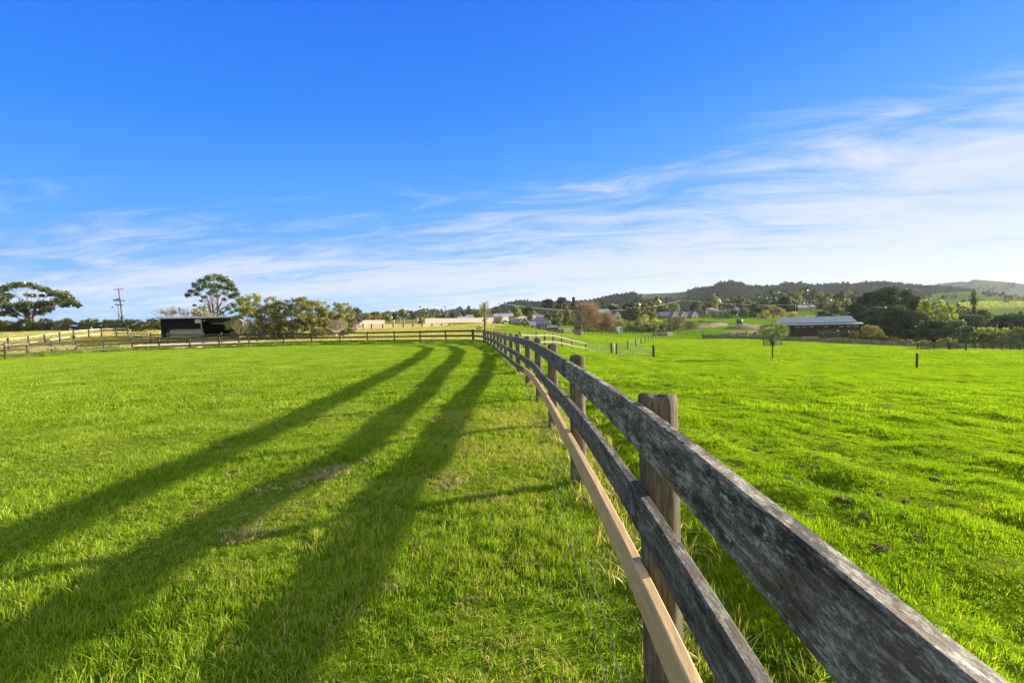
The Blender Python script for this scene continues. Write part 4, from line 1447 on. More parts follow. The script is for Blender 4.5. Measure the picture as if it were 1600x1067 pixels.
px_tree('garden_tree', 1022, 487, 205, 18, 'greygreen', 'grey-green thin tree in front of the gabled houses', 'round', 16, .35, 60, seed=48, clear=.1)
twig_tree(1060, 494, 178, 34, 'broad leafless brown tree standing before the gabled houses', 'drab', seed=21, name='bare_tree')
twig_tree(1079, 501, 174, 22, 'smaller leafless brown tree right of the broad one before the gabled houses', 'drab', seed=22, name='bare_tree')
gb = random.Random(5)
for i in range(34):
    u = 948 + i * 3.4 + gb.uniform(-3, 3)
    v = gb.uniform(503, 513) if i % 2 else gb.uniform(497, 506)
    mt = ['dark', 'hedge', 'greygreen', 'dark', 'olive', 'fresh', 'brown'][i % 7]
    px_tree('garden_shrub', u, v, 168 + gb.uniform(0, 22), gb.uniform(11, 20), mt, 'bushy evergreen shrub in the thick garden belt along the far field edge', 'dome', 10, .35, 60, seed=260 + i, clear=0, cat='shrub', group='shrubs of the garden belt')
for i in range(16):
    u = 866 + i * 5.2 + gb.uniform(-2, 2)
    px_tree('garden_tree', u, gb.uniform(487, 497), gb.uniform(196, 225), gb.uniform(12, 18), ['dark', 'hedge', 'greygreen', 'olive'][i % 4], 'leafy tree in the belt behind the farmhouse and russet trees', 'round', 12, .4, 60, seed=300 + i, clear=0.05, group='trees behind the russet trees')
for i in range(14):
    u = 1096 + i * 6 + gb.uniform(-2, 2)
    px_tree('garden_tree', u, gb.uniform(481, 489), gb.uniform(255, 290), gb.uniform(9, 15), ['dark', 'hedge', 'olive'][i % 3], 'leafy tree among the houses above the bright lawns', 'dome', 10, .5, 50, seed=330 + i, clear=0.0, group='trees among the houses above the lawns')

# right: hedges and trees of the middle distance
px_tree('garden_tree', 1087, 484, 300, 22, 'dark', 'dark tree rising behind the gabled houses', 'dome', 16, .6, 60, seed=51)
px_tree('garden_tree', 1147, 477, 290, 12, 'olive', 'small round olive tree behind the white-roofed house', 'round', 12, .5, 80, seed=52)
px_tree('garden_tree', 1166, 479, 270, 20, 'dark', 'dark round tree right of the white-roofed house', 'dome', 16, .5, 70, seed=53, clear=0)
px_tree('garden_tree', 1182, 474, 265, 20, 'dark', 'brownish dark tree left of the golden-topped tree', 'round', 18, .5, 70, seed=54, clear=0)
px_tree('golden_tree', 1208, 478, 255, 34, 'brown', 'wide bronze-golden tree above the bare hedge trees', 'dome', 26, .45, 80, seed=55, clear=.1)
px_tree('golden_tree', 1196, 485, 245, 18, 'gold', 'low golden bush at the foot of the bronze tree', 'dome', 12, .4, 80, seed=56, clear=0, cat='bush')
px_tree('pale_shrub', 1240, 488, 215, 22, 'gold', 'pale golden shrub behind the left end of the barn roof', 'dome', 14, .4, 80, seed=57, clear=0, cat='shrub')
for i in range(9):
    u = 1185 + i * 8.5
    bare_tree('pleached_tree', at(u, 205), 2.9, uvh(u, 487.5, 205), 'slim leafless tree in the trained row on the bright lawn left of the barn', M_TWIG, seed=30 + i % 3, r0=.06, levels=4, spread=.5, group='trained row of leafless trees', minr=.025)
for i in range(14):
    u = 1236 + i * 3.6 + (22 if i > 9 else 0)
    bare_tree('poplar', at(u, 330), 1.6, uvh(u, 465 + 5 * ((i * 7) % 3), 330), 'pale leafless slender poplar in the row above the barn', M_TWIGP, seed=60 + i % 4, r0=.09, levels=4, spread=.22, group='row of pale leafless poplars', up=.8, minr=.05)
for i, (u, vt, d, w, mt, lab) in enumerate([
        (1284, 486, 190, 20, 'dark', 'low dark tree just above the barn roof ridge'),
        (1296, 489, 185, 18, 'dark', 'dark flat tree right of the low one above the barn roof'),
        (1338, 474, 165, 34, 'dark', 'dark broad tree behind the right end of the barn'),
        (1362, 456, 172, 36, 'dark', 'tall dark tree, left peak of the big evergreen stand right of the barn'),
        (1386, 448, 165, 40, 'dark', 'tallest dark tree in the evergreen stand right of the barn'),
        (1412, 452, 168, 38, 'conifer', 'dark tree right of the tallest in the evergreen stand'),
        (1434, 462, 160, 30, 'dark', 'dark tree at the right shoulder of the evergreen stand'),
        (1372, 480, 150, 46, 'conifer', 'dark spreading tree low in the front of the evergreen stand'),
        (1402, 478, 148, 44, 'dark', 'broad dark tree low in the middle of the evergreen stand'),
        (1428, 486, 142, 34, 'dark', 'dark tree beside the golden-leaved trees'),
        (1460, 500, 132, 40, 'dark', 'dark flat-topped tree in front of the golden-leaved trees'),
        (1490, 500, 128, 34, 'greygreen', 'grey-green tree right of the flat-topped one at the field edge'),
        (1518, 492, 150, 36, 'dark', 'dark tree at the foot of the ivy-clad spire'),
        (1512, 510, 126, 26, 'conifer', 'dark bushy tree behind the yard rails'),
        (1536, 484, 190, 20, 'dark', 'dark round tree right of the ivy-clad spire'),
        (1556, 497, 160, 30, 'dark', 'dark tree behind the leaning pole'),
        (1582, 490, 150, 40, 'conifer', 'dark broad tree behind the golden hedge, far right'),
        (1606, 492, 140, 40, 'dark', 'dark tree cut by the right edge of the picture')]):
    px_tree('evergreen_tree', u, vt, d, w, mt, lab, 'dome', 34, .5, 95, seed=70 + i, clear=.12, flat=.62, group='dark evergreens right of the barn', shell=.45, bark=M_BARKG)
for i, (u, vt, w) in enumerate([(1444, 470, 16), (1456, 466, 16), (1468, 467, 17), (1479, 473, 15), (1489, 477, 13)]):
    px_tree('golden_poplar', u, vt, 146, w, 'fresh' if i % 2 else 'gold', 'yellow-green upright tree lit against the dark evergreens', 'column', 20, .4, 90, seed=95 + i, clear=.1, flat=1.2,
            group='yellow-green upright trees')
# ivy-clad spire
px_tree('ivy_clad_spire', 1521, 456, 175, 8, 'conifer', 'tall narrow ivy-covered dead trunk standing above the trees', 'cone', 26, .4, 120, seed=101, clear=.02, pr=.75, flat=1.4)
for i in range(6):
    u = 1531 + i * 14
    px_tree('golden_hedge_bush', u, 511 + (i % 2), 112, 18, 'gold' if i < 4 else 'hedge', 'golden-tipped bush in the dark hedge behind the leaning pole', 'dome', 14, .28, 130, seed=110 + i, clear=0, cat='bush', group='golden-tipped hedge bushes')
for i in range(8):
    u = 1524 + i * 12.5
    px_tree('dark_hedge_bush', u, 519 + (i % 3), 104, 17, 'dark', 'very dark bush in the low hedge along the right field edge', 'dome', 14, .26, 150, seed=120 + i, clear=0, cat='bush', group='dark hedge bushes at the right field edge')
# clipped conifer row and hedge in front of the barn
for i in range(9):
    u = 1281 + i * 5.6
    px_tree('young_conifer', u, 518 - (i % 2), 104, 5.2, 'conifer', 'small dark upright conifer in the row against the barn wall', 'cone', 9, .22, 240, seed=130 + i % 3, clear=0, pr=.34, flat=1.2, group='young conifers along the barn')
for i in range(9):
    u = 1331 + i * 6.6
    px_tree('clipped_bush', u, 517 + i * .35, 105, 8, 'hedge', 'rounded green bush in the clipped row right of the barn', 'round', 9, .22, 220, seed=140 + i % 3, clear=0, pr=.4, group='clipped bushes right of the barn', cat='bush')
for i, (u, vt, d, w, mt) in enumerate([(1357, 508, 118, 26, 'brown'), (1398, 527, 96, 22, 'hedge'), (1370, 510, 120, 18, 'hedge'), (1420, 530, 95, 18, 'hedge'), (1448, 531, 92, 26, 'brown'), (1481, 528, 90, 30, 'brown')]):
    px_tree('bank_shrub', u, vt, d, w, mt, ['bronze shrub above the clipped bushes', 'green mounded shrub below the evergreen stand', 'green shrub at the end of the clipped bushes',
            'small green shrub at the field edge below the evergreens', 'brown scrubby bush at the field edge', 'brown scrub over the stock yard rails'][i], 'dome', 12, .25, 150, seed=150 + i, clear=0, cat='shrub')

# young tree in its timber guard
b = at(1207, 45)
pts = [(1190, 512, 6), (1198, 509, 7), (1207, 507, 7), (1216, 508, 7), (1224, 510, 7), (1230, 516, 5), (1194, 519, 7), (1203, 517, 8), (1213, 517, 8), (1223, 519, 7), (1200, 525, 6), (1209, 526, 7), (1218, 525, 6), (1205, 531, 4),
       (1187, 517, 4), (1228, 523, 4)]
make_tree('young_tree', b, px_puffs(pts, 1207, 45, b, rg, 1.0, 2), 'small round grey-green tree standing alone in the right field inside a timber guard', leaf=0.085, per=1500, mat='greygreen', flat=.85, bark=M_BARKG,
          r0=0.055, fork=.45, seed=160, shell=0.1)


# leafy old pole at the paddock corner
def leafy_pole():
    b = at(757.5, 37.0)
    root = thing('leafy_pole', b, 'tall grey pole topped by a tangle of pale dry creeper at the paddock corner', 'pole')
    top = P(757, 473, 37).z - b.z
    mb = MB().tube([Vector((0, 0, -.4)), Vector((0, 0, top * .5)), Vector((0.02, 0, top))], [0.085, 0.08, 0.06], 10)
    mb.build('pole', M_POST, root, world=False, smooth=True)
    MB().box((0.18, -.02, top + 0.03), (0.22, 0.1, 0.035)).build('cap_plate', M_STEEL, root, world=False)
    MB().tube([Vector((0.1, -.08, top - .6)), Vector((0.2, -.08, top))], 0.018, 6).build('bracket', M_STEEL, root, world=False)
    rr = np.random.RandomState(9)
    pf = [(rr.uniform(-.28, .22), rr.uniform(-.2, .2), top - .35 - k * .12, .2 + .06 * math.sin(k)) for k in range(9)]
    me = crown_mesh('creeper', pf, .07, 1500, LM['drab2'], rr, 1.0, shell=.1)
    o = bpy.data.objects.new('creeper', me); C.objects.link(o); o.parent = root
    tw = MB()
    r2 = random.Random(3)
    for i in range(90):
        z = top - r2.uniform(.0, 1.0); a = r2.uniform(0, 6.28); ln = r2.uniform(.2, .5)
        p = Vector((0, 0, z)); q = p + Vector((math.cos(a) * ln, math.sin(a) * ln * .7, r2.uniform(-.05, .25)))
        tw.tube([p, q, q + Vector((r2.uniform(-.1, .1), 0, r2.uniform(-.12, .12)))], [.02, .014, .008], 4, cap=False)
    tw.build('dry_creeper', M_TWIGP, root, world=False)
    lo = crown_mesh('low_foliage', [(-.1, 0, 1.9, .13), (.08, 0, 1.75, .12), (-.35, .3, 1.35, .22), (-.6, .4, 1.25, .2)], .09, 2200, LM['hedge'], rr, 1, shell=.2)
    o = bpy.data.objects.new('low_foliage', lo); C.objects.link(o); o.parent = root


leafy_pole()

# ------------------------------------------------------------------ buildings, walls, poles
M_BLACK = simple('black_cladding', (0.005, 0.0045, 0.004), (0.010, 0.009, 0.008), 2, 0.8, stretch=(6, 6, .3), bump=.2, spec=0.08)
M_BLACK2 = simple('dark_brown_cladding', (0.036, 0.024, 0.020), (0.056, 0.039, 0.032), 1.5, 0.8, stretch=(5, 5, .3), bump=.2, spec=0.1)
M_GREYROOF = simple('grey_metal_roof', (0.34, 0.36, 0.38), (0.27, 0.29, 0.31), 1.0, 0.4, metal=0.3)
M_ROOFL = simple('pale_metal_roof', (0.36, 0.34, 0.30), (0.28, 0.27, 0.25), .6, 0.55)
M_ROOFB = simple('slate_blue_roof', (0.17, 0.165, 0.16), (0.12, 0.115, 0.11), .6, 0.55)
M_ROOFR = simple('terracotta_roof', (0.34, 0.18, 0.12), (0.26, 0.14, 0.10), 1, 0.7)
M_ROOFBR = simple('brown_tile_roof', (0.20, 0.13, 0.10), (0.14, 0.10, 0.08), 1, 0.7)
M_GREYP = simple('faded_grey_panel', (0.20, 0.19, 0.165), (0.15, 0.14, 0.12), 3, 0.6)
M_CONC = simple('fibre_cement', (0.30, 0.28, 0.24), (0.22, 0.21, 0.18), 2.5, 0.8, bump=.2)
M_WHITE = simple('white_paint', (0.60, 0.59, 0.55), (0.50, 0.49, 0.46), 2, 0.5)
M_GLASS = simple('window_glass', (0.03, 0.035, 0.04), (0.05, 0.055, 0.06), 2, 0.1)
M_GLASSL = simple('obscure_glass', (0.22, 0.22, 0.20), (0.15, 0.15, 0.14), 2, 0.25)
M_GREEN = simple('green_tank', (0.02, 0.09, 0.06), (0.03, 0.11, 0.08), 2, 0.5)
M_BLUE = simple('blue_sign_paint', (0.10, 0.30, 0.62), (0.08, 0.25, 0.52), 2, 0.4)
M_BRICK = simple('pinkish_brick', (0.25, 0.17, 0.125), (0.19, 0.13, 0.10), 4, 0.85)
M_STONE = simple('stone_wall', (0.22, 0.175, 0.125), (0.10, 0.078, 0.055), 1.4, 0.9, bump=.8, bscale=6)
M_MULCH = simple('bark_mulch', (0.20, 0.12, 0.075), (0.10, 0.065, 0.045), 1.2, 0.95, bump=1.0, bscale=5)
M_GALV = simple('galvanised_sheet', (0.42, 0.43, 0.43), (0.34, 0.35, 0.35), 3, 0.45, metal=.5)


def local(root, M_, pts):
    return [M_ @ Vector(p) for p in pts]


def stable_shed():
    """black lean-to shed: closed left bay, open right bay, roof falling to the back"""
    FL = P(252.5, 532, 57.0); FR = P(373, 530, 59.5)
    z0 = h(FL.x, FL.y) - 0.05; FL.z = z0; FR.z = z0
    ex = (FR - FL); W = ex.length; ex.normalize(); ey = Vector((-ex.y, ex.x, 0))
    D = 4.2
    root = thing('black_shed', FL, 'black timber lean-to shed, right bay open, left bay closed, beyond the far fence', 'shed')
    hf = P(252, 497.5, 57).z - z0; hb = hf - 0.75
    def pt(a, b, c): return ex * a + ey * b + Vector((0, 0, c))
    def wall(mb, a0, b0, a1, b1, h0, h1, t=0.07):
        p, q = pt(a0, b0, -.3), pt(a1, b1, -.3)
        d = (q - p).normalized(); n_ = Vector((-d.y, d.x, 0)) * t
        mb.prism([p, q, pt(a1, b1, h1), pt(a0, b0, h0)], n_)
    xm = W * 0.515
    f = MB(); wall(f, 0.06, 0, xm, 0, hf, hf); f.build('front_wall', M_BLACK, root, world=False)
    f = MB(); wall(f, 0, D, 0, 0, hb, hf); f.build('side_wall', M_BLACK, root, world=False)
    f = MB(); wall(f, W, D - .08, W, 0.0, hb, hf, .07); f.build('side_wall', M_CONC, root, world=False)['label'] = 'pale fibre-cement side wall'
    f = MB(); wall(f, W, D, 0, D, hb, hb); f.build('rear_wall', M_BLACK, root, world=False)
    f = MB(); wall(f, xm, D - .1, xm, 0.02, hb - .05, hf - .05); f.build('partition', M_BLACK, root, world=False)
    r = MB()
    o_ = .35
    r.prism([pt(-o_, -o_, hf + .02 + .06), pt(W + .05, -o_, hf + .08), pt(W + .05, D + .2, hb + .02), pt(-o_, D + .2, hb + .02)], (0, 0, 0.07))
    r.build('roof', M_GREYROOF, root, world=False)
    MB().beam(pt(-o_, -o_ - .03, hf + .03), pt(W + .05, -o_ - .03, hf + .03), .05, .16).build('gutter', M_GALV, root, world=False)
    MB().beam(pt(W + .02, -o_, hf + .05), pt(W + .02, D + .2, hb + .0), .06, .18).build('barge_board', M_WHITE, root, world=False)
    MB().beam(pt(xm + .05, -.08, -.2), pt(xm + .02, -.08, hf - .02), .14, .12).build('post', M_GREYP, root, world=False)
    MB().beam(pt(W - .03, -.05, -.2), pt(W - .03, -.05, hf), .10, .10).build('post', M_CONC, root, world=False)
    p = MB(); p.prism([pt(.95, -.09, -.1), pt(4.45, -.09, -.1), pt(4.45, -.09, 1.12), pt(.95, -.09, 1.12)], ey * .05)
    p.build('lower_panel', M_GREYP, root, world=False)
    fr = MB(); fr.beam(pt(.9, -.08, 1.2), pt(4.6, -.08, 1.2), .05, .09); fr.build('panel_frame', M_POST, root, world=False)
    fr = MB(); fr.beam(pt(4.58, -.08, -.1), pt(4.58, -.08, 1.15), .09, .05); fr.build('panel_frame', M_POST, root, world=False)
    s = MB(); s.prism([pt(3.72, -.06, 1.98), pt(4.32, -.06, 1.98), pt(4.32, -.06, 2.42), pt(3.72, -.06, 2.42)], ey * .04)
    sg = s.build('sign', M_WHITE, root, world=False)
    s = MB()
    for a in (3.84, 4.02, 4.18): s.box(pt(a, -.075, 2.2), (.10, .02, .12), math.atan2(ex.y, ex.x))
    s.build('sign_marks', M_BLACKW, sg, world=False)
    MB().box(pt(4.75, -.06, 2.22), (.26, .03, .12), math.atan2(ex.y, ex.x)).build('small_sign', M_GREYP, root, world=False)
    # things seen dimly inside the open bay
    for a, c in ((8.2, 2.1), (8.7, 2.2)):
        MB().box(pt(a, D - .5, c), (.3, .2, .22), .3).build('hanging_gear', M_GREYP, root, world=False)
    MB().beam(pt(xm + .1, 1.2, 1.35), pt(W - .1, 1.2, 1.35), .06, .05).build('rail', M_BLACKW, root, world=False)


stable_shed()


def power_pole(u, d, vtop, label, arms=2, lean=0.0, group=None, r=0.13):
    b = G(u, d); T = P(u, vtop, d); Hh = T.z - b.z
    root = thing('power_pole', b, label, 'power pole', group)
    top = Vector((lean * Hh, 0, Hh))
    MB().tube([Vector((0, 0, -.4)), top], [r, r * .65], 8).build('pole', M_POST, root, world=False)
    for k in range(arms):
        c = top * (0.985 - k * .27)
        MB().beam(c + Vector((-1.0, 0, 0)), c + Vector((1.0, 0, 0)), .1, .12).build('crossarm', M_POST, root, world=False)
        for dx in (-.9, -.4, .4, .9):
            MB().tube([c + Vector((dx, 0, .05)), c + Vector((dx, 0, .28))], [.04, .06], 6).build('insulator', M_GREYP, root, world=False)
    return root, b + top


r1, pA = power_pole(193, 93, 451, 'tall two-armed power pole behind the hedge at left', 2, lean=-.07)
MB().tube([Vector((-.12, -.15, 2.1)), Vector((-.12, -.15, 3.0))], .26, 10).build('transformer', M_POST, r1, world=False)
r2, pB = power_pole(696, 175, 479, 'slim power pole in front of the long cream wall', 1, r=.12)
r3, pC = power_pole(1066, 300, 470, 'distant power pole on the slope above the gabled houses', 1, r=.15)
r4, pD = power_pole(781, 200, 474, 'thin power pole at the left foot of the wooded ridge', 1, r=.1)
r5, pE = power_pole(1330, 330, 470, 'distant thin power pole above the barn roof', 1, r=.12)
# leaning stay pole far right
b = G(1551, 108); T = P(1558, 505.5, 108)
single(MB().tube([b - Vector((0, 0, .3)), T], [.16, .12], 8), 'leaning_pole', M_POST, b, 'bare timber pole leaning right in front of the golden hedge, far right', 'pole', smooth=True)


def wire(a, b, sag, label, r=.03):
    m = [a.lerp(b, t / 14) - Vector((0, 0, 4 * sag * (t / 14) * (1 - t / 14))) for t in range(15)]
    return single(MB().tube(m, r, 4), 'power_line', M_WHITE, a, label, 'power line')


wire(pD, pC + Vector((-.8, 0, .3)), 5.0, 'thin power line sagging from the ridge foot to the distant pole above the gables', .06)
wire(pC + Vector((.8, 0, .3)), pE, 3.0, 'thin power line running right from the distant pole towards the barn', .06)


M_CLOTH = leafmat('cream_windbreak_cloth', (0.44, 0.40, 0.34), (0.50, 0.455, 0.385), 0.5, gloss=0, through=(1, .97, .9))
M_BOARDL = leafmat('cream_arena_board', (0.46, 0.37, 0.25), (0.54, 0.44, 0.30), 0.5, gloss=0, through=(1, .95, .85))


def wall_run(name, uvs, d0, label, mat, t=.15, cat='wall', nposts=0):
    """wall standing on the ground: list of (u, v_top, v_bottom, d)"""
    B = [P(u, vb, d) for u, vt, vb, d in uvs]; T = [P(u, vt, d) for u, vt, vb, d in uvs]
    root = thing(name, B[0], label, cat)
    for i in range(len(B) - 1):
        p = MB(); n_ = Vector((0, t, 0))
        p.prism([B[i] - Vector((0, 0, 1.2)), B[i + 1] - Vector((0, 0, 1.2)) + Vector((-.01, 0, 0)), T[i + 1] + Vector((-.01, 0, 0)), T[i]], n_)
        p.build('panel', mat, root)
    for k in range(nposts):
        f = k / (nposts - 1) * (len(B) - 1); i = min(int(f), len(B) - 2); f -= i
        q = B[i].lerp(B[i + 1], f); tt = T[i].lerp(T[i + 1], f)
        MB().beam(q - Vector((0, .12, .3)), tt + Vector((0, -.12, .05)), .16, .14).build('post', M_POSTD, root)
    return root


wall_run('cream_wall', [(562, 500.5, 506.5, 128), (601, 500, 505.5, 141)], 0, 'short cream windbreak wall behind the low arena boards, left', M_CLOTH, t=.03)
wall_run('cream_wall', [(664, 497.3, 504.5, 138), (700, 497.3, 504.2, 149), (757, 496.5, 502.5, 168), (800, 494.2, 501.5, 184), (838, 493.0, 500.5, 198)], 0, 'long cream windbreak wall running right behind the leafy pole to the farmhouse', M_CLOTH, t=.03)
wall_run('arena_boards', [(545, 506.5, 512, 90), (575, 506.3, 512.2, 95), (620, 506.2, 511.8, 103), (660, 506.0, 511.0, 110), (700, 506.0, 510.5, 117), (720, 507.0, 511.5, 120), (757, 505, 509.4, 127)], 0,
         'low cream board fence with many short dark posts across the middle distance', M_BOARDL, t=.03, cat='fence', nposts=17)

# street sign on its post and small posts beyond
b = G(631.5, 118); Hh = P(631.5, 497, 118).z - b.z
r = thing('road_sign', b, 'blue blade sign on a pale post above the arena boards', 'sign')
MB().tube([Vector((0, 0, -.3)), Vector((0, 0, Hh))], .10, 8).build('post', M_GREYP, r, world=False)
MB().box((0, -.14, Hh - .06), (1.2, .05, .26)).build('sign_blade', M_BLUE, r, world=False)
for u, vt, vb, w, mt, lab in ((624.7, 494.5, 504, .35, M_GREYP, 'tall pale marker post left of the blue blade sign'), (615.4, 499.5, 503.5, .3, M_CREAM, 'short yellowish marker post beyond the arena boards'),
                              (652.5, 496, 501, .3, M_WHITE, 'small white post just left of the long cream wall')):
    p = P(u, vb, 150); tt = P(u, vt, 150)
    single(MB().tube([p - Vector((0, 0, .5)), tt], w / 2, 8), 'marker_post', mt, p, lab, 'post')
# floodlights far away on a mast
b = G(657, 190); T = P(657, 479.5, 190)
r = thing('light_mast', b, 'thin mast with a small dark lamp head over the distant ridge', 'mast')
MB().tube([Vector((0, 0, -.3)), Vector((0, 0, T.z - b.z))], .035, 6).build('pole', M_GREYP, r, world=False)
MB().lathe(Vector((0, 0, T.z - b.z - .3)), [(.1, 0), (.42, .25), (.38, .5), (.1, .6)], 10).build('lamp_head', M_BLACKW, r, world=False)


def house(name, u0, u1, v_eave, v_ridge, d, depth, label, wallm, roofm, hip=0.0, rot=0.0, gable_end=False, nwin=3, cat='house', vb=None, chim=False, ov=.4, group=None):
    """house seen side-on between columns u0 and u1; ridge along its length unless gable_end"""
    a, b = P(u0, v_eave, d), P(u1, v_eave, d)
    um = (u0 + u1) / 2
    base = G(um, d)
    if vb is not None: base.z = P(um, vb, d).z
    W = (b - a).length
    ze = P(um, v_eave, d).z - base.z
    zr = P(um, v_ridge, d).z - base.z
    ze = max(ze, 1.2); zr = max(zr, ze + .5)
    root = thing(name, base, label, cat, group)
    root.rotation_euler = (0, 0, rot)
    x, y = W / 2, depth
    w = MB()
    if not gable_end:
        w.prism([(-x, 0, -2), (x, 0, -2), (x, 0, ze), (-x, 0, ze)], (0, y, 0))
        if hip == 0:
            w.prism([(-x, 0, ze), (-x, y, ze), (-x, y / 2, zr - .02)], (2 * x, 0, 0))
        wl = w.build('wall', wallm, root, world=False)
        hx = x + ov - hip * min(y / 2, x * .8)
        yo = ov
        k = ov * (zr - ze) / (y / 2)
        rf = MB()
        A = [(-x - ov, -yo, ze - k), (x + ov, -yo, ze - k), (x + ov, y + yo, ze - k), (-x - ov, y + yo, ze - k)]
        Rr = [(-hx, y / 2, zr), (hx, y / 2, zr)]
        rf.v = [Vector(p) + Vector((0, 0, .06)) for p in A + Rr] + [Vector(p) - Vector((0, 0, .10)) for p in A + Rr]
        for q in ((0, 1, 5, 4), (1, 2, 5), (2, 3, 4, 5), (3, 0, 4)): rf.face(q); rf.face([i + 6 for i in q][::-1])
        for i in range(4): rf.face((i, i + 6, (i + 1) % 4 + 6, (i + 1) % 4))
        if hip == 0:
            pass
        rfo = rf.build('roof', roofm, root, world=False)
    else:
        w.prism([(-x, 0, -2), (x, 0, -2), (x, 0, ze), (0, 0, zr - .05), (-x, 0, ze)], (0, y, 0))
        wl = w.build('wall', wallm, root, world=False)
        rf = MB(); k = ov * (zr - ze) / x
        for s in (-1, 1):
            rf.prism([(0, -ov, zr), (0, -ov, zr + .12), (s * (x + ov), -ov, ze - k + .12), (s * (x + ov), -ov, ze - k)], (0, y + 2 * ov, 0))
        rfo = rf.build('roof', roofm, root, world=False)
        for s in (-1, 1):
            MB().beam((0, -ov - .05, zr + .0), (s * (x + ov), -ov - .05, ze - k), .06, .28).build('barge_board', M_WHITE, root, world=False)
    for i in range(nwin):
        cx = -x + (i + .5) * 2 * x / nwin
        ww, wh = min(1.4, x / nwin * 1.1), min(1.1, ze * .45)
        f = MB().box((cx, -.03, ze * .52), (ww + .16, .06, wh + .16)).build('window', M_WHITE, root, world=False)
        MB().box((cx, -.065, ze * .52), (ww, .03, wh)).build('pane', M_GLASS, f, world=False)
    if chim:
        MB().box((x * .3, y / 2, zr + .3), (.6, .6, 1.2)).build('chimney', M_BRICK, rfo, world=False)
    return root


# farmhouse group past the long fence
house('farmhouse', 828, 859, 505.5, 495.0, 158, 9, 'farmhouse with slate-blue hipped roof and pale walls beyond the field', M_BRICK, M_ROOFB, hip=1.0, nwin=3, chim=False)
house('farmhouse_wing', 809, 830, 506.5, 496.5, 154, 8, 'brick wing with a gabled end joined to the left of the farmhouse', M_BRICK, M_ROOFBR, gable_end=True, nwin=2)
house('farm_cottage', 797, 816, 504.5, 498, 158, 6, 'low dark-roofed cottage left of the farmhouse behind the hedge', M_CONC, M_ROOFB, nwin=3)
house('porch_room', 827, 836, 507.5, 503, 150, 3, 'small white porch between the farmhouse and its brick wing', M_WHITE, M_ROOFL, nwin=1)
house('lean_to_shed', 855, 872, 511.5, 508.0, 148, 4, 'low shed with grey-blue roof in front of the farmhouse', M_BLACK2, M_ROOFB, hip=.5, nwin=0, cat='shed')
b = G(885, 146)
r = thing('timber_stack', b, 'stack of pale timber boards under a reddish sheet by the yard fence', 'timber stack')
for i in range(3):
    MB().box((0, 0, .3 + i * .55), (3.2 - .3 * i, 1.4, .45), .03 * i).build('bundle', M_CREAM, r, world=False)
MB().box((-.2, 0, 1.95), (4.4, 1.8, .10), .05).build('cover_sheet', M_ROOFR, r, world=False)
wall_run('yard_fence', [(788, 511, 515.5, 138), (812, 512.5, 517, 138), (832, 514, 518.5, 139), (880, 514.8, 520, 139)], 0, 'grey paling fence closing the farmyard at the field edge', M_STONE, cat='fence', nposts=12)
b = G(904, 132)
r = thing('field_shelter', b, 'small pale timber shelter box standing in the field before the russet tree', 'shelter')
MB().box((0, 0, .55), (2.6, 1.4, 1.5)).build('wall', M_STONE, r, world=False)
MB().box((.95, -.74, .5), (.8, .06, 1.2)).build('door', M_CREAM, r, world=False)
MB().box((0, 0, 1.36), (2.9, 1.7, .1)).build('roof', M_GREYP, r, world=False)
# farm hedge left of the farmhouse
for i in range(8):
    u = 775 + i * 7.2
    px_tree('yard_bush', u, 499.5 + i * .55, 146, 10, 'hedge' if i % 3 else 'dark', 'dark green bush in the hedge before the farm cottages', 'dome', 10, .3, 130, seed=200 + i % 4, clear=0, cat='bush', group='hedge before the farm cottages')
for i, (u, v, mt) in enumerate(((814, 506, 'brown'), (822, 508, 'brown'), (803, 508, 'hedge'), (828, 512, 'fresh'), (845, 510, 'dark'), (810, 512, 'dark'))):
    px_tree('garden_bush', u, v, 143, 7, mt, ['brown bush before the brick wing', 'small brown bush right before the brick wing', 'green bush in the farmhouse garden, left', 'bright green bush by the farmyard fence',
            'dark bush before the farmhouse wall', 'dark low bush by the end of the farmyard hedge'][i], 'dome', 8, .25, 150, seed=210 + i, clear=0, cat='bush')

# sheds and houses along the skyline, centre
house('white_house', 729, 741, 496.5, 491.5, 215, 8, 'white gabled house above the long cream wall', M_WHITE, M_ROOFL, nwin=2)
house('white_shed', 716, 728, 497, 494.3, 205, 6, 'low white-roofed shed left of the white gabled house', M_WHITE, M_ROOFL, nwin=1, cat='shed')
house('long_grey_shed', 771, 801, 494.6, 489.4, 205, 12, 'long grey-white flat shed behind the cream wall right of the leafy pole', M_GREYP, M_ROOFL, nwin=3, cat='shed')
house('cream_hut', 762, 770, 495, 491, 200, 5, 'small stone-coloured hut between the leafy pole and the long grey shed', M_CONC, M_ROOFBR, nwin=1, cat='hut')
house('white_cottage', 835, 842, 494, 489.5, 210, 5, 'small bright white cottage behind the dark tree above the farmhouse', M_WHITE, M_ROOFR, nwin=1)
house('red_roof_house', 842, 853, 495, 492, 200, 7, 'red-roofed house peeping over the farmhouse', M_WHITE, M_ROOFR, nwin=2)

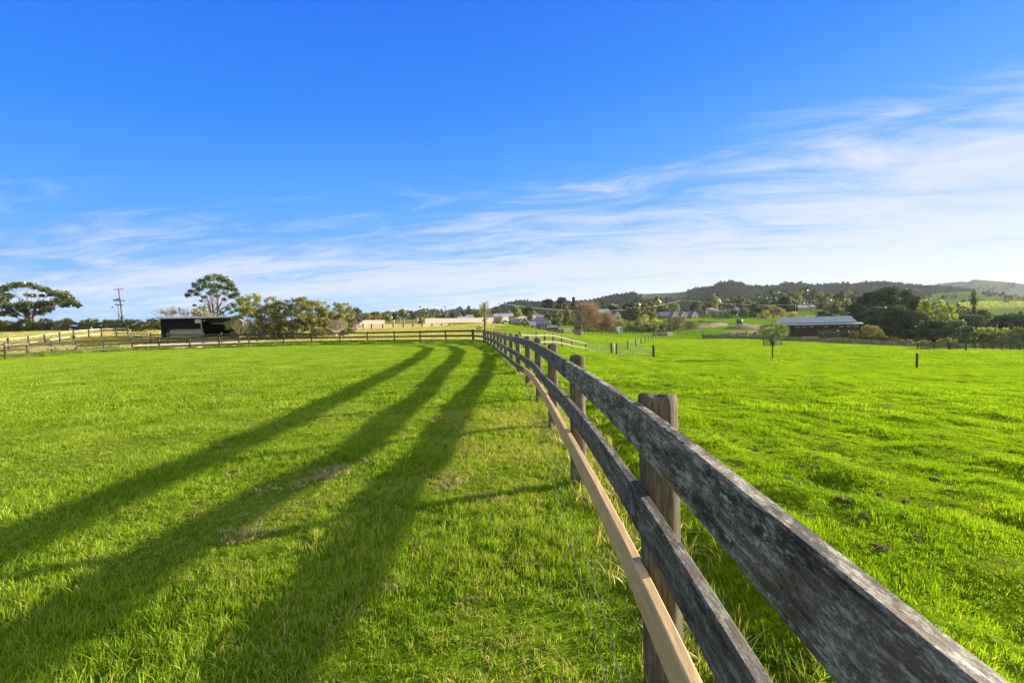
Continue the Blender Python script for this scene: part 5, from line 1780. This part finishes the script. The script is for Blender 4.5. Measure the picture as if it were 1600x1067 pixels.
# houses right of centre
house('pink_house', 938, 953, 490, 482.5, 250, 9, 'pale pink gabled house behind the russet trees', M_BRICK, M_ROOFL, gable_end=False, nwin=2)
house('cream_gabled_house', 961, 970, 492, 487, 240, 8, 'cream gabled roof peeping out left of the wide dark tree', M_CREAM, M_ROOFBR, gable_end=True, nwin=1)
house('gabled_house', 1034, 1064, 493.5, 486.6, 252, 9, 'long grey-green roofed house, left of the gabled row', M_BRICK, M_ROOFB, nwin=4)
for i, (u, lab) in enumerate(((1055, 'cream gable, first of the three along the gabled row'), (1069, 'cream gable, middle of the three along the gabled row'), (1085.5, 'cream gable, last and widest of the three along the gabled row'))):
    house('gable_wing', u - 4.2, u + 4.2, 493.5, 486.8, 246, 6, lab, M_CREAM, M_ROOFBR, gable_end=True, nwin=1, ov=.3)
house('gabled_house', 1064, 1092, 495, 486.9, 254, 9, 'brown-tiled house between the last two cream gables', M_BRICK, M_ROOFBR, nwin=3)
house('white_roof_house', 1103, 1128, 486.3, 480.5, 300, 11, 'large house with bright white hipped roof above the lawns', M_CONC, M_ROOFL, hip=1, nwin=3)
house('roof_cluster_house', 1130, 1144, 487, 482, 298, 9, 'grey-roofed house right beside the bright white roof', M_WHITE, M_ROOFB, hip=1, nwin=2)
house('white_gable_house', 1147, 1155, 484, 479.4, 285, 7, 'small white gabled house between garden trees', M_WHITE, M_ROOFB, gable_end=True, nwin=1)
house('hillside_house', 1265, 1277, 470.5, 466.5, 470, 12, 'white-gabled house high on the slope above the poplars', M_WHITE, M_ROOFB, nwin=3)
house('hillside_house', 1279, 1306, 471.5, 468, 470, 12, 'long grey hillside house beside the white-gabled one', M_STONE, M_ROOFB, nwin=4)
house('blue_shed', 1248, 1265, 480.5, 476.8, 380, 12, 'pale blue-roofed shed among the bare poplars', M_GREYP, M_ROOFL, nwin=0, cat='shed')
house('blue_shed', 1267, 1275, 479, 476.3, 390, 10, 'small pale-roofed shed right of the blue-roofed one', M_GREYP, M_ROOFL, nwin=0, cat='shed')
# water tank
b = G(1155.5, 190)
r = thing('water_tank', b, 'round dark green water tank on the bright lawn', 'water tank')
MB().lathe((0, 0, -.2), [(1.15, 0), (1.15, 1.85), (1.05, 1.95)], 20).build('tank', M_GREEN, r, world=False, smooth=True)
MB().lathe((0, 0, 1.74), [(1.06, 0), (.5, .22), (.05, .3)], 20).build('lid', M_GREEN, r, world=False)
# horse float
b = G(968.5, 158)
r = thing('horse_float', b, 'small white horse float parked at the far edge of the field', 'horse float')
m = MB(); m.prism([(-.8, 0, .45), (.8, 0, .45), (.8, 0, 2.2), (.5, 0, 2.5), (-.6, 0, 2.5), (-.8, 0, 2.2)], (0, 2.6, 0)); m.build('body', M_WHITE, r, world=False)
MB().box((.35, -.03, 1.5), (.7, .04, 1.3)).build('rear_door', M_GREYP, r, world=False)
for sx in (-.9, .9): MB().tube([Vector((sx - .09, 1.2, .32)), Vector((sx + .09, 1.2, .32))], .32, 14).build('wheel', M_BLACKW, r, world=False)
MB().tube([Vector((0, 2.6, .5)), Vector((0, 3.8, .45))], .05, 6).build('drawbar', M_STEEL, r, world=False)
# far field fence from the shelter to the barn
ff = []
for u, d in ((912, 150), (940, 152), (965, 154), (990, 155), (1015, 156), (1038, 154), (1060, 150), (1085, 146), (1110, 140), (1130, 136)):
    g = G(u, d); ff.append((g.x, g.y))
fpts = []
for i in range(len(ff) - 1):
    for t in range(2): fpts.append((ff[i][0] + (ff[i + 1][0] - ff[i][0]) * t / 2, ff[i][1] + (ff[i + 1][1] - ff[i][1]) * t / 2))
fpts.append(ff[-1])
rail_fence('field_edge_fence', fpts, 'thin post and wire-like rail fence along the far edge of the grazed field', heights=(1.0, .55), mats=[M_POSTD], r=.07, wb=.05, th=.04)
b = G(1037, 150)
r = thing('wooden_bin', b, 'row of low weathered timber bins at the far corner of the field', 'bins')
for i in range(3): MB().box((-2.6 + 2.2 * i, 0, .45), (1.9, 1.4, 1.2)).build('bin', M_STONE if i < 2 else M_CREAM, r, world=False)


def barn():
    """long dark barn, its roof a higher pale slope over a lower lean-to strip"""
    A = P(1212, 527, 125); B = P(1345, 524.0, 115.7)
    z0 = h((A.x + B.x) / 2, (A.y + B.y) / 2)
    A.z = z0; B.z = z0
    ex = B - A; W = ex.length; ex.normalize(); ey = Vector((-ex.y, ex.x, 0))
    root = thing('barn', A, 'long dark barn with pale metal roof and small high windows beyond the right field', 'barn')
    he = P(1345, 505.0, 115.7).z - z0; hr = P(1340, 493.8, 120.5).z - z0
    D = 11
    def pt(a, b_, c): return ex * a + ey * b_ + Vector((0, 0, c))
    w = MB(); w.prism([pt(0, 0, -2), pt(W, 0, -2), pt(W, 0, he), pt(0, 0, he)], ey * D); w.build('wall', M_BLACK2, root, world=False)
    zc = he + .35
    w = MB(); w.prism([pt(.3, 1.8, he - .1), pt(W - .3, 1.8, he - .1), pt(W - .3, 1.8, zc + .15), pt(.3, 1.8, zc + .15)], ey * (D - 3.4)); w.build('clerestory', M_BLACK2, root, world=False)
    for s, nm in ((0, 'verandah_roof'),):
        f = MB(); f.prism([pt(-.5, -.7, he - .22), pt(W + .5, -.7, he - .22), pt(W + .5, 1.75, he + .16), pt(-.5, 1.75, he + .16)], (0, 0, .12)); f.build(nm, M_ROOFL, root, world=False)
    f = MB(); f.prism([pt(-.2, 1.2, zc), pt(W - .6, 1.2, zc), pt(W - 1.4, D / 2, hr), pt(1.5, D / 2, hr)], (0, 0, .12)); f.build('roof', M_ROOFL, root, world=False)
    f = MB(); f.prism([pt(1.5, D / 2, hr), pt(W - 1.4, D / 2, hr), pt(W - .6, D - 1.2, zc), pt(-.2, D - 1.2, zc)], (0, 0, .11)); f.build('roof', M_ROOFL, root, world=False)
    f = MB(); f.prism([pt(W - .6, 1.2, zc), pt(W - .6, D - 1.2, zc), pt(W - 1.4, D / 2, hr)], ex * .05); f.build('gable_end', M_BLACK2, root, world=False)
    for k in range(9):
        a = W * (.27 + .085 * k)
        if a > W - .8: break
        if k in (3, 5): continue
        f = MB().box(pt(a, -.03, he - .72), (1.0, .07, .32), math.atan2(ex.y, ex.x)).build('window', M_GREYP, root, world=False)
        MB().box(pt(a, -.075, he - .72), (.86, .03, .22), math.atan2(ex.y, ex.x)).build('pane', M_GLASSL, f, world=False)
    for k in range(int(W / 2.4)):
        MB().beam(pt(1.2 + 2.4 * k, -.02, -1), pt(1.2 + 2.4 * k, -.02, he - .3), .05, .05).build('batten', M_BLACKW, root, world=False)
    for k in range(int(W / 3)):
        a = 2.2 + 3 * k
        if a > W - 2: break
        MB().beam(pt(a, 1.2, zc + .15), pt(a, D / 2, hr + .15), .05, .04).build('roof_seam', M_ROOFL, root, world=False)
    # concrete footing showing under the cladding
    MB().prism([pt(6, -.4, -2), pt(W * .78, -.4, -2), pt(W * .78, -.4, .35), pt(6, -.4, .35)], ey * .3).build('footing', M_CONC, root, world=False)


barn()
# stone retaining bank and dark picket rail along the field edge in front of the barn
wall_run('stone_bank', [(1100, 522.5, 527, 128), (1150, 524.5, 529, 122), (1190, 526, 532, 114), (1232, 527, 534, 104), (1290, 529, 537, 98), (1330, 529, 539, 94), (1400, 533, 542, 90), (1450, 538, 545, 87)], 0,
         'low grey stone bank along the field edge before the barn', M_STONE, t=1.2)
wall_run('dark_paling_fence', [(1345, 526.5, 533, 100), (1392, 528, 535, 98)], 0, 'short dark paling fence on the stone bank right of the barn', M_BLACKW, cat='fence', nposts=12)
yp = []
for u in range(1440, 1640, 14):
    g = G(u, 84 - (u - 1440) * .02); yp.append((g.x, g.y))
rail_fence('yard_rail_fence', yp, 'dark weathered rail fence along the right end of the field', heights=(1.15, .8, .45), mats=[M_RAILB], r=.09, wb=.16)
b = G(1485, 74)
r = thing('stock_yard', b, 'small dark timber stock pen standing in front of the right field fence', 'stock pen')
for x0, y0, x1, y1 in ((-2.6, 0, 2.6, 0), (2.6, 0, 2.6, 3), (-2.6, 3, 2.6, 3), (-2.6, 0, -2.6, 3)):
    for hz in (.35, .7, 1.05): MB().beam((x0, y0, hz), (x1, y1, hz), .05, .13).build('rail', M_POSTD, r, world=False)
for x0, y0 in ((-2.6, 0), (0, 0), (2.6, 0), (-2.6, 3), (2.6, 3)): MB().box((x0, y0, .5), (.16, .16, 1.6)).build('post', M_POSTD, r, world=False)


# bark-mulched garden mounds beside the lawns
def mound(u0, u1, v0, v1, d0, d1, lab, zt):
    a, b_ = G(u0, d0), G(u1, d1)
    mid = (a + b_) / 2
    L_ = (b_ - a).length; ang = math.atan2((b_ - a).y, (b_ - a).x)
    nx, ny = 36, 12
    mb = MB()
    for j in range(ny + 1):
        for i in range(nx + 1):
            s = i / nx * 2 - 1; t = j / ny * 2 - 1
            x = s * L_ / 2; y = t * 4.5 * math.sqrt(max(0, 1 - s * s * .98))
            wx = mid.x + x * math.cos(ang) - y * math.sin(ang); wy = mid.y + x * math.sin(ang) + y * math.cos(ang)
            hh = zt * max(0, (1 - s * s)) ** .6 * max(0, 1 - t * t) * (0.8 + .4 * float(vn(wx * .5, wy * .5)))
            mb.v.append(Vector((wx, wy, h(wx, wy) - .12 + hh)))
    for j in range(ny):
        for i in range(nx):
            q = j * (nx + 1) + i; mb.face((q, q + 1, q + nx + 2, q + nx + 1))
    o = mb.build('garden_mound', M_MULCH, smooth=True)
    return tag(o, lab, None, kind='structure')


mound(1133, 1200, 0, 0, 165, 168, 'bark-mulched mound left of the barn', 1.6)
mound(1120, 1235, 0, 0, 140, 136, 'long bark-mulched bank below the lawns', 1.1)
mound(1085, 1134, 0, 0, 175, 190, 'bark-mulched bank below the gabled houses', 1.0)
for i, (u, v, w) in enumerate(((1095, 500.5, 22), (1110, 502, 22), (1128, 491, 26), (1141, 492, 14), (1122, 503, 10))):
    px_tree('lawn_hedge', u, v, 205 if v > 495 else 240, w, 'dark', ['dark clipped hedge on the lawn, left piece', 'dark clipped hedge on the lawn, right piece', 'dark hedge below the white roof', 'dark round bush left of the water tank', 'small dark bush at the end of the lawn hedge'][i],
            'dome', 14, .35, 100, seed=230 + i, clear=0, cat='hedge')
for i in range(5):
    u = 1187 + i * 7
    px_tree('mound_plant', 1140 + i * 13, 517 + (i % 2) * 2, 134, 6, 'red' if i % 2 else 'brown', 'small low plant on the bark-mulched bank', 'dome', 6, .25, 150, seed=240 + i, clear=0, cat='plant', group='plants on the mulched bank')

# timber guard round the young tree, and its stake
b = G(1207, 45)
r = thing('tree_guard', b, 'square dark timber guard raised round the young tree, its right side coloured pale as if sunlit', 'tree guard')
zg0 = P(1207, 539.5, 45).z - b.z; zg1 = P(1207, 531.5, 45).z - b.z
s = .62; rzg = math.radians(28)
cs = [Vector((s * 1.05 * math.cos(rzg + k * math.pi / 2 + math.pi / 4) * 1.25, s * 1.25 * math.sin(rzg + k * math.pi / 2 + math.pi / 4), 0)) for k in range(4)]
for k in range(4):
    p, q = cs[k], cs[(k + 1) % 4]
    MB().box(p + Vector((0, 0, (zg0 + zg1) / 2)), (.06, .06, zg1 - zg0 + .08), rzg).build('corner_post', M_POSTD, r, world=False)
    for f in (.12, .5, .88):
        z = zg0 + (zg1 - zg0) * f
        MB().beam(p + Vector((0, 0, z)), q + Vector((0, 0, z)), .025, .09).build('slat', M_CREAM if k in (0, 3) else M_POSTD, r, world=False)  # cream slats put the sunlight on the dark timber into the colour
MB().tube([Vector((-.03, -.06, -.3)), Vector((-.03, -.06, zg1))], .065, 10).build('stake', M_POSTD, r, world=False)
for k in range(4):
    MB().beam(Vector((-.03, -.06, zg0 + .06)), cs[k] + Vector((0, 0, zg0 + .06)), .04, .06).build('brace', M_POSTD, r, world=False)

# ------------------------------------------------------------------ hills
def hill_material():
    m, nt, out = mat_new('hill_cover')
    L = nt.links.new
    b = nt.nodes.new('ShaderNodeBsdfDiffuse')
    L(b.outputs[0], out.inputs[0])
    at_ = nt.nodes.new('ShaderNodeAttribute'); at_.attribute_name = 'cover'
    g = nt.nodes.new('ShaderNodeNewGeometry')
    n = N(nt, 'ShaderNodeTexNoise', Scale=0.03, Detail=8, Roughness=0.7)
    L(g.outputs['Position'], n.inputs['Vector'])
    r = ramp(nt, [(0.3, 0.6), (0.7, 1.4)]); L(n.outputs[0], r.inputs[0])
    L(mixc(nt, 1.0, at_.outputs['Color'], r.outputs[0], 'MULTIPLY'), b.inputs['Color'])
    return m


M_HILL = hill_material()
WOODC = (0.035, 0.050, 0.022)


def ridge(name, prof, D, near_f, back_f, colour, wooded, seed, rough=6.0, nu=260, nr=36, zfoot=-3.0):
    """a range of hills: prof is the skyline (u, v); D its distance; it rises from near_f*D and falls away behind"""
    us = np.linspace(prof[0][0], prof[-1][0], nu)
    vs = np.interp(us, [p[0] for p in prof], [p[1] for p in prof])
    crest = np.array([tuple(P(u, v, D)) for u, v in zip(us, vs)])
    rays = crest[:, :2] / D
    V = []; col = []
    ts = np.concatenate([np.linspace(0, 1, nr), np.linspace(1.03, 1 + back_f, 6)])
    for t in ts:
        if t <= 1:
            dist = D * (near_f + (1 - near_f) * t); e = t ** 1.35 * (1 - 0.0 * t)
        else:
            dist = D * (1 + (t - 1) * 1.2); e = max(0.0, 1 - ((t - 1) / back_f) ** 1.5)
        xy = rays * dist
        base = H0(xy[:, 0], xy[:, 1]) - 4
        foldn = (fbm(xy[:, 0] * .004 + seed, xy[:, 1] * .004, 4) - .5) * rough * 4 * math.sin(min(t, 1) * math.pi) 
        z = base + (crest[:, 2] - base) * e + foldn
        V.append(np.c_[xy, z])
        col.append([colour(u, t, x_, y_) for u, (x_, y_) in zip(us, xy)])
    V = np.array(V); nt_ = len(ts)
    i, j = np.meshgrid(np.arange(nt_ - 1), np.arange(nu - 1)); i = i.ravel(); j = j.ravel()
    F = np.c_[i * nu + j, i * nu + j + 1, (i + 1) * nu + j + 1, (i + 1) * nu + j]
    cc = np.array(col).reshape(-1, 3)
    me = npmesh(name, V.reshape(-1, 3), F, M_HILL, {'cover': ('FLOAT_COLOR', 'POINT', np.c_[cc, np.ones(len(cc))].astype(np.float32))}, smooth=True)
    o = bpy.data.objects.new(name, me); C.objects.link(o)
    tag(o, kind='structure')
    return V, us, ts


P_L = [(330, 512), (420, 507), (480, 500), (540, 494), (575, 492), (600, 491.5), (612, 490.5), (636, 489), (650, 489.5), (660, 486), (670, 485), (690, 487.5), (700, 488), (708, 485), (720, 482.8), (730, 485.5), (745, 485.5), (762, 487.5),
       (800, 489), (860, 492), (940, 497)]
P_M = [(748, 496), (764, 487), (777, 481.5), (787.5, 476), (802, 475), (810, 471.5), (821, 473), (846, 474), (865, 475), (896, 474), (928, 471), (941, 466), (966, 462.5), (984, 459.5), (1000, 458.5), (1006, 459.5), (1028, 458.5),
       (1056, 457.5), (1072, 455.5), (1103, 451.5), (1117, 448), (1123, 444.5), (1144, 441.5), (1159, 444.5), (1173, 449), (1193, 449), (1207, 449), (1226, 444.5), (1250, 444), (1267, 447.5), (1286, 446), (1307, 446),
       (1315, 445.5), (1331, 446), (1366, 443), (1382, 443), (1399, 444), (1414, 447), (1439, 448), (1470, 450), (1520, 455), (1600, 466), (1700, 478)]
P_R = [(1330, 462), (1400, 452), (1439, 447.5), (1452, 446.3), (1477, 442.3), (1501, 440), (1512.5, 440.7), (1522, 436.7), (1541, 438.3), (1573, 440.7), (1600, 444), (1660, 450), (1760, 466)]
P_N = [(1380, 480), (1420, 470), (1449, 460), (1471, 458), (1500, 456), (1522, 455), (1541, 457.6), (1563, 460), (1590, 463), (1620, 460), (1700, 458), (1780, 470)]


def track(u, t):
    return abs((u - 986) - 10 * math.sin(t * 9)) < 2.2 and 0.55 < t < 1.0


def colM(u, t, x, y):
    if 998 < u < 1075 and t > .62: return (0.085, 0.085, 0.035)
    if (track(u, t) or (993 < u < 1008 and t > .9)): return (0.17, 0.17, 0.05)
    return WOODC


VL, uL, tL = ridge('far_hills', P_L, 1700, .7, .5, lambda u, t, x, y: WOODC, True, 3)
VM, uM, tM = ridge('wooded_hills', P_M, 1250, .62, .4, colM, True, 5)
VR, uR, tR = ridge('grassy_hills', P_R, 2300, .80, .4, lambda u, t, x, y: (0.055, 0.072, 0.024) if t > .5 else (0.04, 0.055, 0.020), False, 9, rough=12)
VN, uN, tN = ridge('near_hills', P_N, 1000, .6, .4, lambda u, t, x, y: (0.09, 0.13, 0.025) if t > .35 else (0.10, 0.15, 0.03), False, 12, rough=4)


# the woods on them: one mass nobody could count
def clump(name, seed, mat, n=130, w=6.0, hh=8.0, conic=False):
    rng = np.random.RandomState(seed)
    pts = []
    for k in range(n):
        t = rng.uniform(.05, 1)
        e = (1 - t) * .8 + .15 if conic else math.sqrt(max(0.02, 1 - (2 * t - .9) ** 2 * .9))
        a = rng.uniform(0, 6.28); r = e * w / 2 * rng.uniform(.45, 1)
        pts.append((r * math.cos(a), r * math.sin(a), t * hh))
    V, F = leaf_cards(np.array(pts), 2.3, rng, aspect=.8)
    me = npmesh(name, V, F, mat, {'tint': ('FLOAT', 'FACE', np.clip(rng.normal(.4, .2, len(F)), 0, 1).astype(np.float32))})
    return bpy.data.objects.new(name, me)


M_WOOD = leafmat('wood_foliage', (0.012, 0.021, 0.008), (0.048, 0.060, 0.020), 0.3, wscale=0.01, gloss=0)
WC = collection_of('tree_clumps', [clump('ta%d' % i, 400 + i, M_WOOD, 110, 7, 7 + i, i == 3) for i in range(5)])
WCB = collection_of('tree_clumps_mixed', [clump('tb0', 411, M_WOOD, 110, 7, 8), clump('tb1', 412, LM['brown'], 100, 7, 8), clump('tb2', 413, LM['olive'], 100, 7, 9), clump('tb3', 414, LM['dark'], 110, 8, 10), clump('tb4', 415, LM['dark'], 90, 5, 11, True)])


def wood_on(V, us, ts, n, rng, keep, smin, smax, name, label, col=WC):
    nt_, nu = V.shape[:2]
    pts = []
    while len(pts) < n:
        a = rng.uniform(0, nt_ - 7.01); b = rng.uniform(0, nu - 1.01)
        i, j = int(a), int(b)
        fa, fb = a - i, b - j
        t = ts[i] + fa * (ts[i + 1] - ts[i]); u = us[j]
        if rng.rand() > t ** 1.2: continue
        if not keep(u, t): continue
        p = (V[i, j] * (1 - fa) + V[i + 1, j] * fa) * (1 - fb) + (V[i, j + 1] * (1 - fa) + V[i + 1, j + 1] * fa) * fb
        pts.append(p)
    pts = np.array(pts)
    s = rng.uniform(smin, smax, len(pts))
    rot = np.c_[np.zeros(len(s)), np.zeros(len(s)), rng.uniform(0, 6.28, len(s))]
    pts[:, 2] -= 1.0
    scatter(name, pts, rot, np.c_[s, s, s * rng.uniform(.7, 1.2, len(s))], rng.randint(0, 5, len(s)), col, label, 'woods')


rw = np.random.RandomState(77)
wood_on(VM, uM, tM, 15000, rw, lambda u, t: not (998 < u < 1075 and t > .62) and not track(u, t) and not (993 < u < 1008 and t > .9) and u < 1520, .5, 1.0, 'hill_woods', 'dark continuous woods covering the long ridge')
wood_on(VL, uL, tL, 5000, rw, lambda u, t: True, .7, 1.3, 'far_woods', 'hazy dark woods on the far low hills, centre')
wood_on(VR, uR, tR, 260, rw, lambda u, t: fbm(np.array([u * .03]), np.array([t * 6]), 3)[0] > .52 and t < .97, .7, 1.6, 'scattered_hill_woods', 'scattered patches of trees on the grassy hill, far right')
wood_on(VN, uN, tN, 160, rw, lambda u, t: fbm(np.array([u * .05 + 5]), np.array([t * 5]), 3)[0] > .56 and t < .9, .5, 1.0, 'scattered_near_woods', 'small patches of trees on the nearer green hill, right', WCB)

# belts of trees across the middle distance
def belt(n, u0, u1, d0, d1, smin, smax, name, label, col=WCB, keep=None):
    pts = []
    while len(pts) < n:
        u = rw.uniform(u0, u1); d = rw.uniform(d0, d1)
        if keep and not keep(u, d): continue
        g = G(u, d); pts.append((g.x, g.y, g.z - .6))
    pts = np.array(pts); s = rw.uniform(smin, smax, n)
    scatter(name, pts, np.c_[np.zeros(n), np.zeros(n), rw.uniform(0, 6.28, n)], np.c_[s, s, s * rw.uniform(.8, 1.2, n)], rw.randint(0, 5, n), col, label, 'woods')


belt(190, 1205, 1345, 430, 620, 1.0, 1.9, 'distant_wood_belt', 'dark belt of wood below the ridge behind the hillside houses')
belt(150, 1080, 1240, 340, 520, .7, 1.4, 'distant_wood_belt', 'mixed trees among the far gardens above the lawns')
belt(150, 880, 1060, 300, 460, .7, 1.3, 'distant_wood_belt', 'mixed trees behind the houses in the middle of the valley')
belt(60, 600, 860, 330, 480, .5, .9, 'distant_wood_belt', 'low trees along the skyline behind the cream wall')
belt(90, 1290, 1430, 260, 420, .6, 1.2, 'distant_wood_belt', 'brownish trees on the slope right of the poplars')
belt(40, 1430, 1520, 300, 420, .6, 1.0, 'distant_wood_belt', 'trees edging the bright far pasture, right')
belt(46, 1500, 1640, 200, 300, .5, .95, 'distant_wood_belt', 'dark trees below the vineyard slope, far right')

# vineyard rows and hedges on the far pasture
M_VINE = LM['gold']
vr = np.random.RandomState(8)
for k, (d, zt) in enumerate(((520, .9), (548, .9), (578, .9), (610, 1.0), (645, 1.0), (682, 1.1))):
    pts = []
    for u in np.arange(1497, 1650, 1.1):
        g = G(float(u), d); pts.append((g.x, g.y, g.z))
    pts = np.array(pts)
    q = np.repeat(pts, 5, axis=0) + vr.normal(0, .6, (len(pts) * 5, 3)); q[:, 2] += 1.0
    V, F = leaf_cards(q, 1.2, vr)
    me = npmesh('vineyard_row', V, F, M_VINE, {'tint': ('FLOAT', 'FACE', np.clip(vr.normal(.5, .2, len(F)), 0, 1).astype(np.float32))})
    o = bpy.data.objects.new('vineyard_row', me); C.objects.link(o)
    tag(o, 'long golden vineyard row across the far pasture at right', 'vine row', 'vineyard rows on the far pasture')


# ------------------------------------------------------------------ the air
def haze():
    mb = MB()
    x0, x1, y0, y1, z0, z1 = -2600, 4200, -400, 3600, -60, 260
    mb.box(((x0 + x1) / 2, (y0 + y1) / 2, (z0 + z1) / 2), (x1 - x0, y1 - y0, z1 - z0))
    m, nt, out = mat_new('haze_air')
    v = nt.nodes.new('ShaderNodeVolumePrincipled')
    v.inputs['Color'].default_value = (0.80, 0.88, 1.0, 1)
    v.inputs['Density'].default_value = 0.00005
    v.inputs['Anisotropy'].default_value = 0.2
    nt.links.new(v.outputs[0], out.inputs['Volume'])
    tag(mb.build('haze', m), 'thin blue air over the far hills', None, kind='stuff')


haze()
SC.cycles.volume_bounces = 0

# ------------------------------------------------------------------ small ground detail
def tuft_mounds():
    """raked heaps of dead grass lying in the paddock"""
    pc = [grass_patch('dh%d' % i, 0.26, 130, 0.012, 0.032, 0.0035, M_DRY, 500 + i, lean=2.2, drys=.3) for i in range(3)]
    col = collection_of('dead_grass_blades', pc)
    rng = np.random.RandomState(33)
    pts = []; 
    def heap(u, v, n, sx, sy):
        # where the sight line meets the paddock
        r = CAMR @ Vector(((u - 800.0) / FPX, -(v - 533.5) / FPX, -1.0)); t = -CAM_Z / r.z
        x0, y0 = r.x * t, r.y * t
        for k in range(n): pts.append((x0 + rng.normal(0, sx), y0 + rng.normal(0, sy)))
    heap(533, 742, 4, .08, .06); heap(505, 752, 2, .10, .04); heap(717, 760, 3, .07, .05); heap(757, 590, 6, .12, .08); 
    heap(485, 636, 3, .4, .08); heap(675, 563, 4, .3, .3); heap(400, 842, 2, .06, .04); heap(470, 770, 1, .05, .05)
    for k in range(110):                      # odd bleached wisps along the fence and through the turf
        y = rng.uniform(1.0, 12); x = fence_x(y) - abs(rng.normal(.0, 1.1)) - .05 if k % 3 else rng.uniform(-y * 1.1, .4)
        pts.append((x, y))
    pts = np.array(pts)
    x, y = pts[:, 0], pts[:, 1]
    n = len(x)
    rot = np.c_[np.zeros(n), np.zeros(n), rng.uniform(0, 6.28, n)]
    s = rng.uniform(.7, 1.3, n); s[-110:] *= rng.uniform(.3, .7, 110)
    scatter('dead_grass', np.c_[x, y, H(x, y) + .028], rot, np.c_[s, s, s], rng.randint(0, 3, n), col, 'small heaps and wisps of dead straw-coloured grass on the paddock turf', 'dead grass')


tuft_mounds()


def clods():
    """dark earth clods kicked up in the grazed field"""
    M_SOIL = simple('dark_soil', (0.085, 0.050, 0.018), (0.15, 0.095, 0.035), 20, .95, bump=1, bscale=60)
    protos = []
    for i in range(4):
        rs = np.random.RandomState(600 + i); mb = MB()
        prof = [(.16, -.03), (.15, .0), (.11, .022), (.05, .03), (.01, .028)]
        mb.lathe((0, 0, 0), prof, 12)
        mb.v = [Vector((v.x * (1 + rs.uniform(-.35, .35)), v.y * (1 + rs.uniform(-.35, .35)), v.z + rs.uniform(-.015, .02))) for v in mb.v]
        me = bpy.data.meshes.new('clod'); me.from_pydata([tuple(v) for v in mb.v], [], mb.f); me.materials.append(M_SOIL)
        protos.append(bpy.data.objects.new('clod%d' % i, me))
    col = collection_of('clods', protos)
    rng = np.random.RandomState(12)
    n = 3000
    y = rng.uniform(1.5, 45, n) ** 1.0; x = fence_x(y) + .8 + rng.uniform(0, 1, n) * (y * 1.25 + 2)
    k = fbm(x * .35, y * .8, 3) > .44
    x, y = x[k], y[k]
    s = rng.uniform(.12, .42, len(x)) * (.8 + .6 * (rng.rand(len(x)) > .93)) * (.7 + .012 * y)
    scatter('soil_clods', np.c_[x, y, H(x, y) + .02], np.c_[np.zeros(len(x)), np.zeros(len(x)), rng.uniform(0, 6.28, len(x))], np.c_[s * 1.3, s * .8, s], rng.randint(0, 4, len(x)), col,
            'dark earth clods and hoof marks scattered over the grazed field', 'soil')


clods()


def edge_tufts():
    """longer uncut grass under the fences"""
    col = collection_of('tuft_blades', [grass_patch('tu%d' % i, .34, 120, .07, .17, .0055, M_RANK, 700 + i, lean=.75, drys=.32) for i in range(4)])
    colf = collection_of('tuft_blades_far', [grass_patch('tv%d' % i, .9, 170, .16, .36, .014, M_BL, 720 + i, lean=.5, drys=.1) for i in range(4)])
    rng = np.random.RandomState(14)
    y = rng.uniform(0.3, 14, 260); x = fence_x(y) + rng.normal(.28, .16, len(y))
    k = x > fence_x(y) + .02
    p = place(x[k], y[k], .7, 1.15, 4, rng)
    scatter('fence_line_grass', *p, col, 'longer uncut grass on the field side of the long fence', 'grass')
    y = rng.uniform(14, 34, 110); x = fence_x(y) + rng.normal(.15, .18, len(y))
    p = place(x, y, .5, .8, 4, rng)
    a = [list(q) for q in p]
    xs, ys = [], []
    for i in range(len(far_pts) - 1):
        A, B = far_pts[i], far_pts[i + 1]
        n = int(math.hypot(A[0] - B[0], A[1] - B[1]) / .3)
        for t in range(n):
            f = rng.uniform(); xs.append(A[0] + (B[0] - A[0]) * f + rng.normal(0, .2)); ys.append(A[1] + (B[1] - A[1]) * f + rng.normal(-.1, .22))
    p2 = place(np.array(xs), np.array(ys), .6, 1.25, 4, rng)
    P2 = [np.concatenate([p[i], p2[i]]) for i in range(4)]
    scatter('fence_line_grass', *P2, colf, 'rough dark tufts growing under the far paddock fence', 'grass')


edge_tufts()
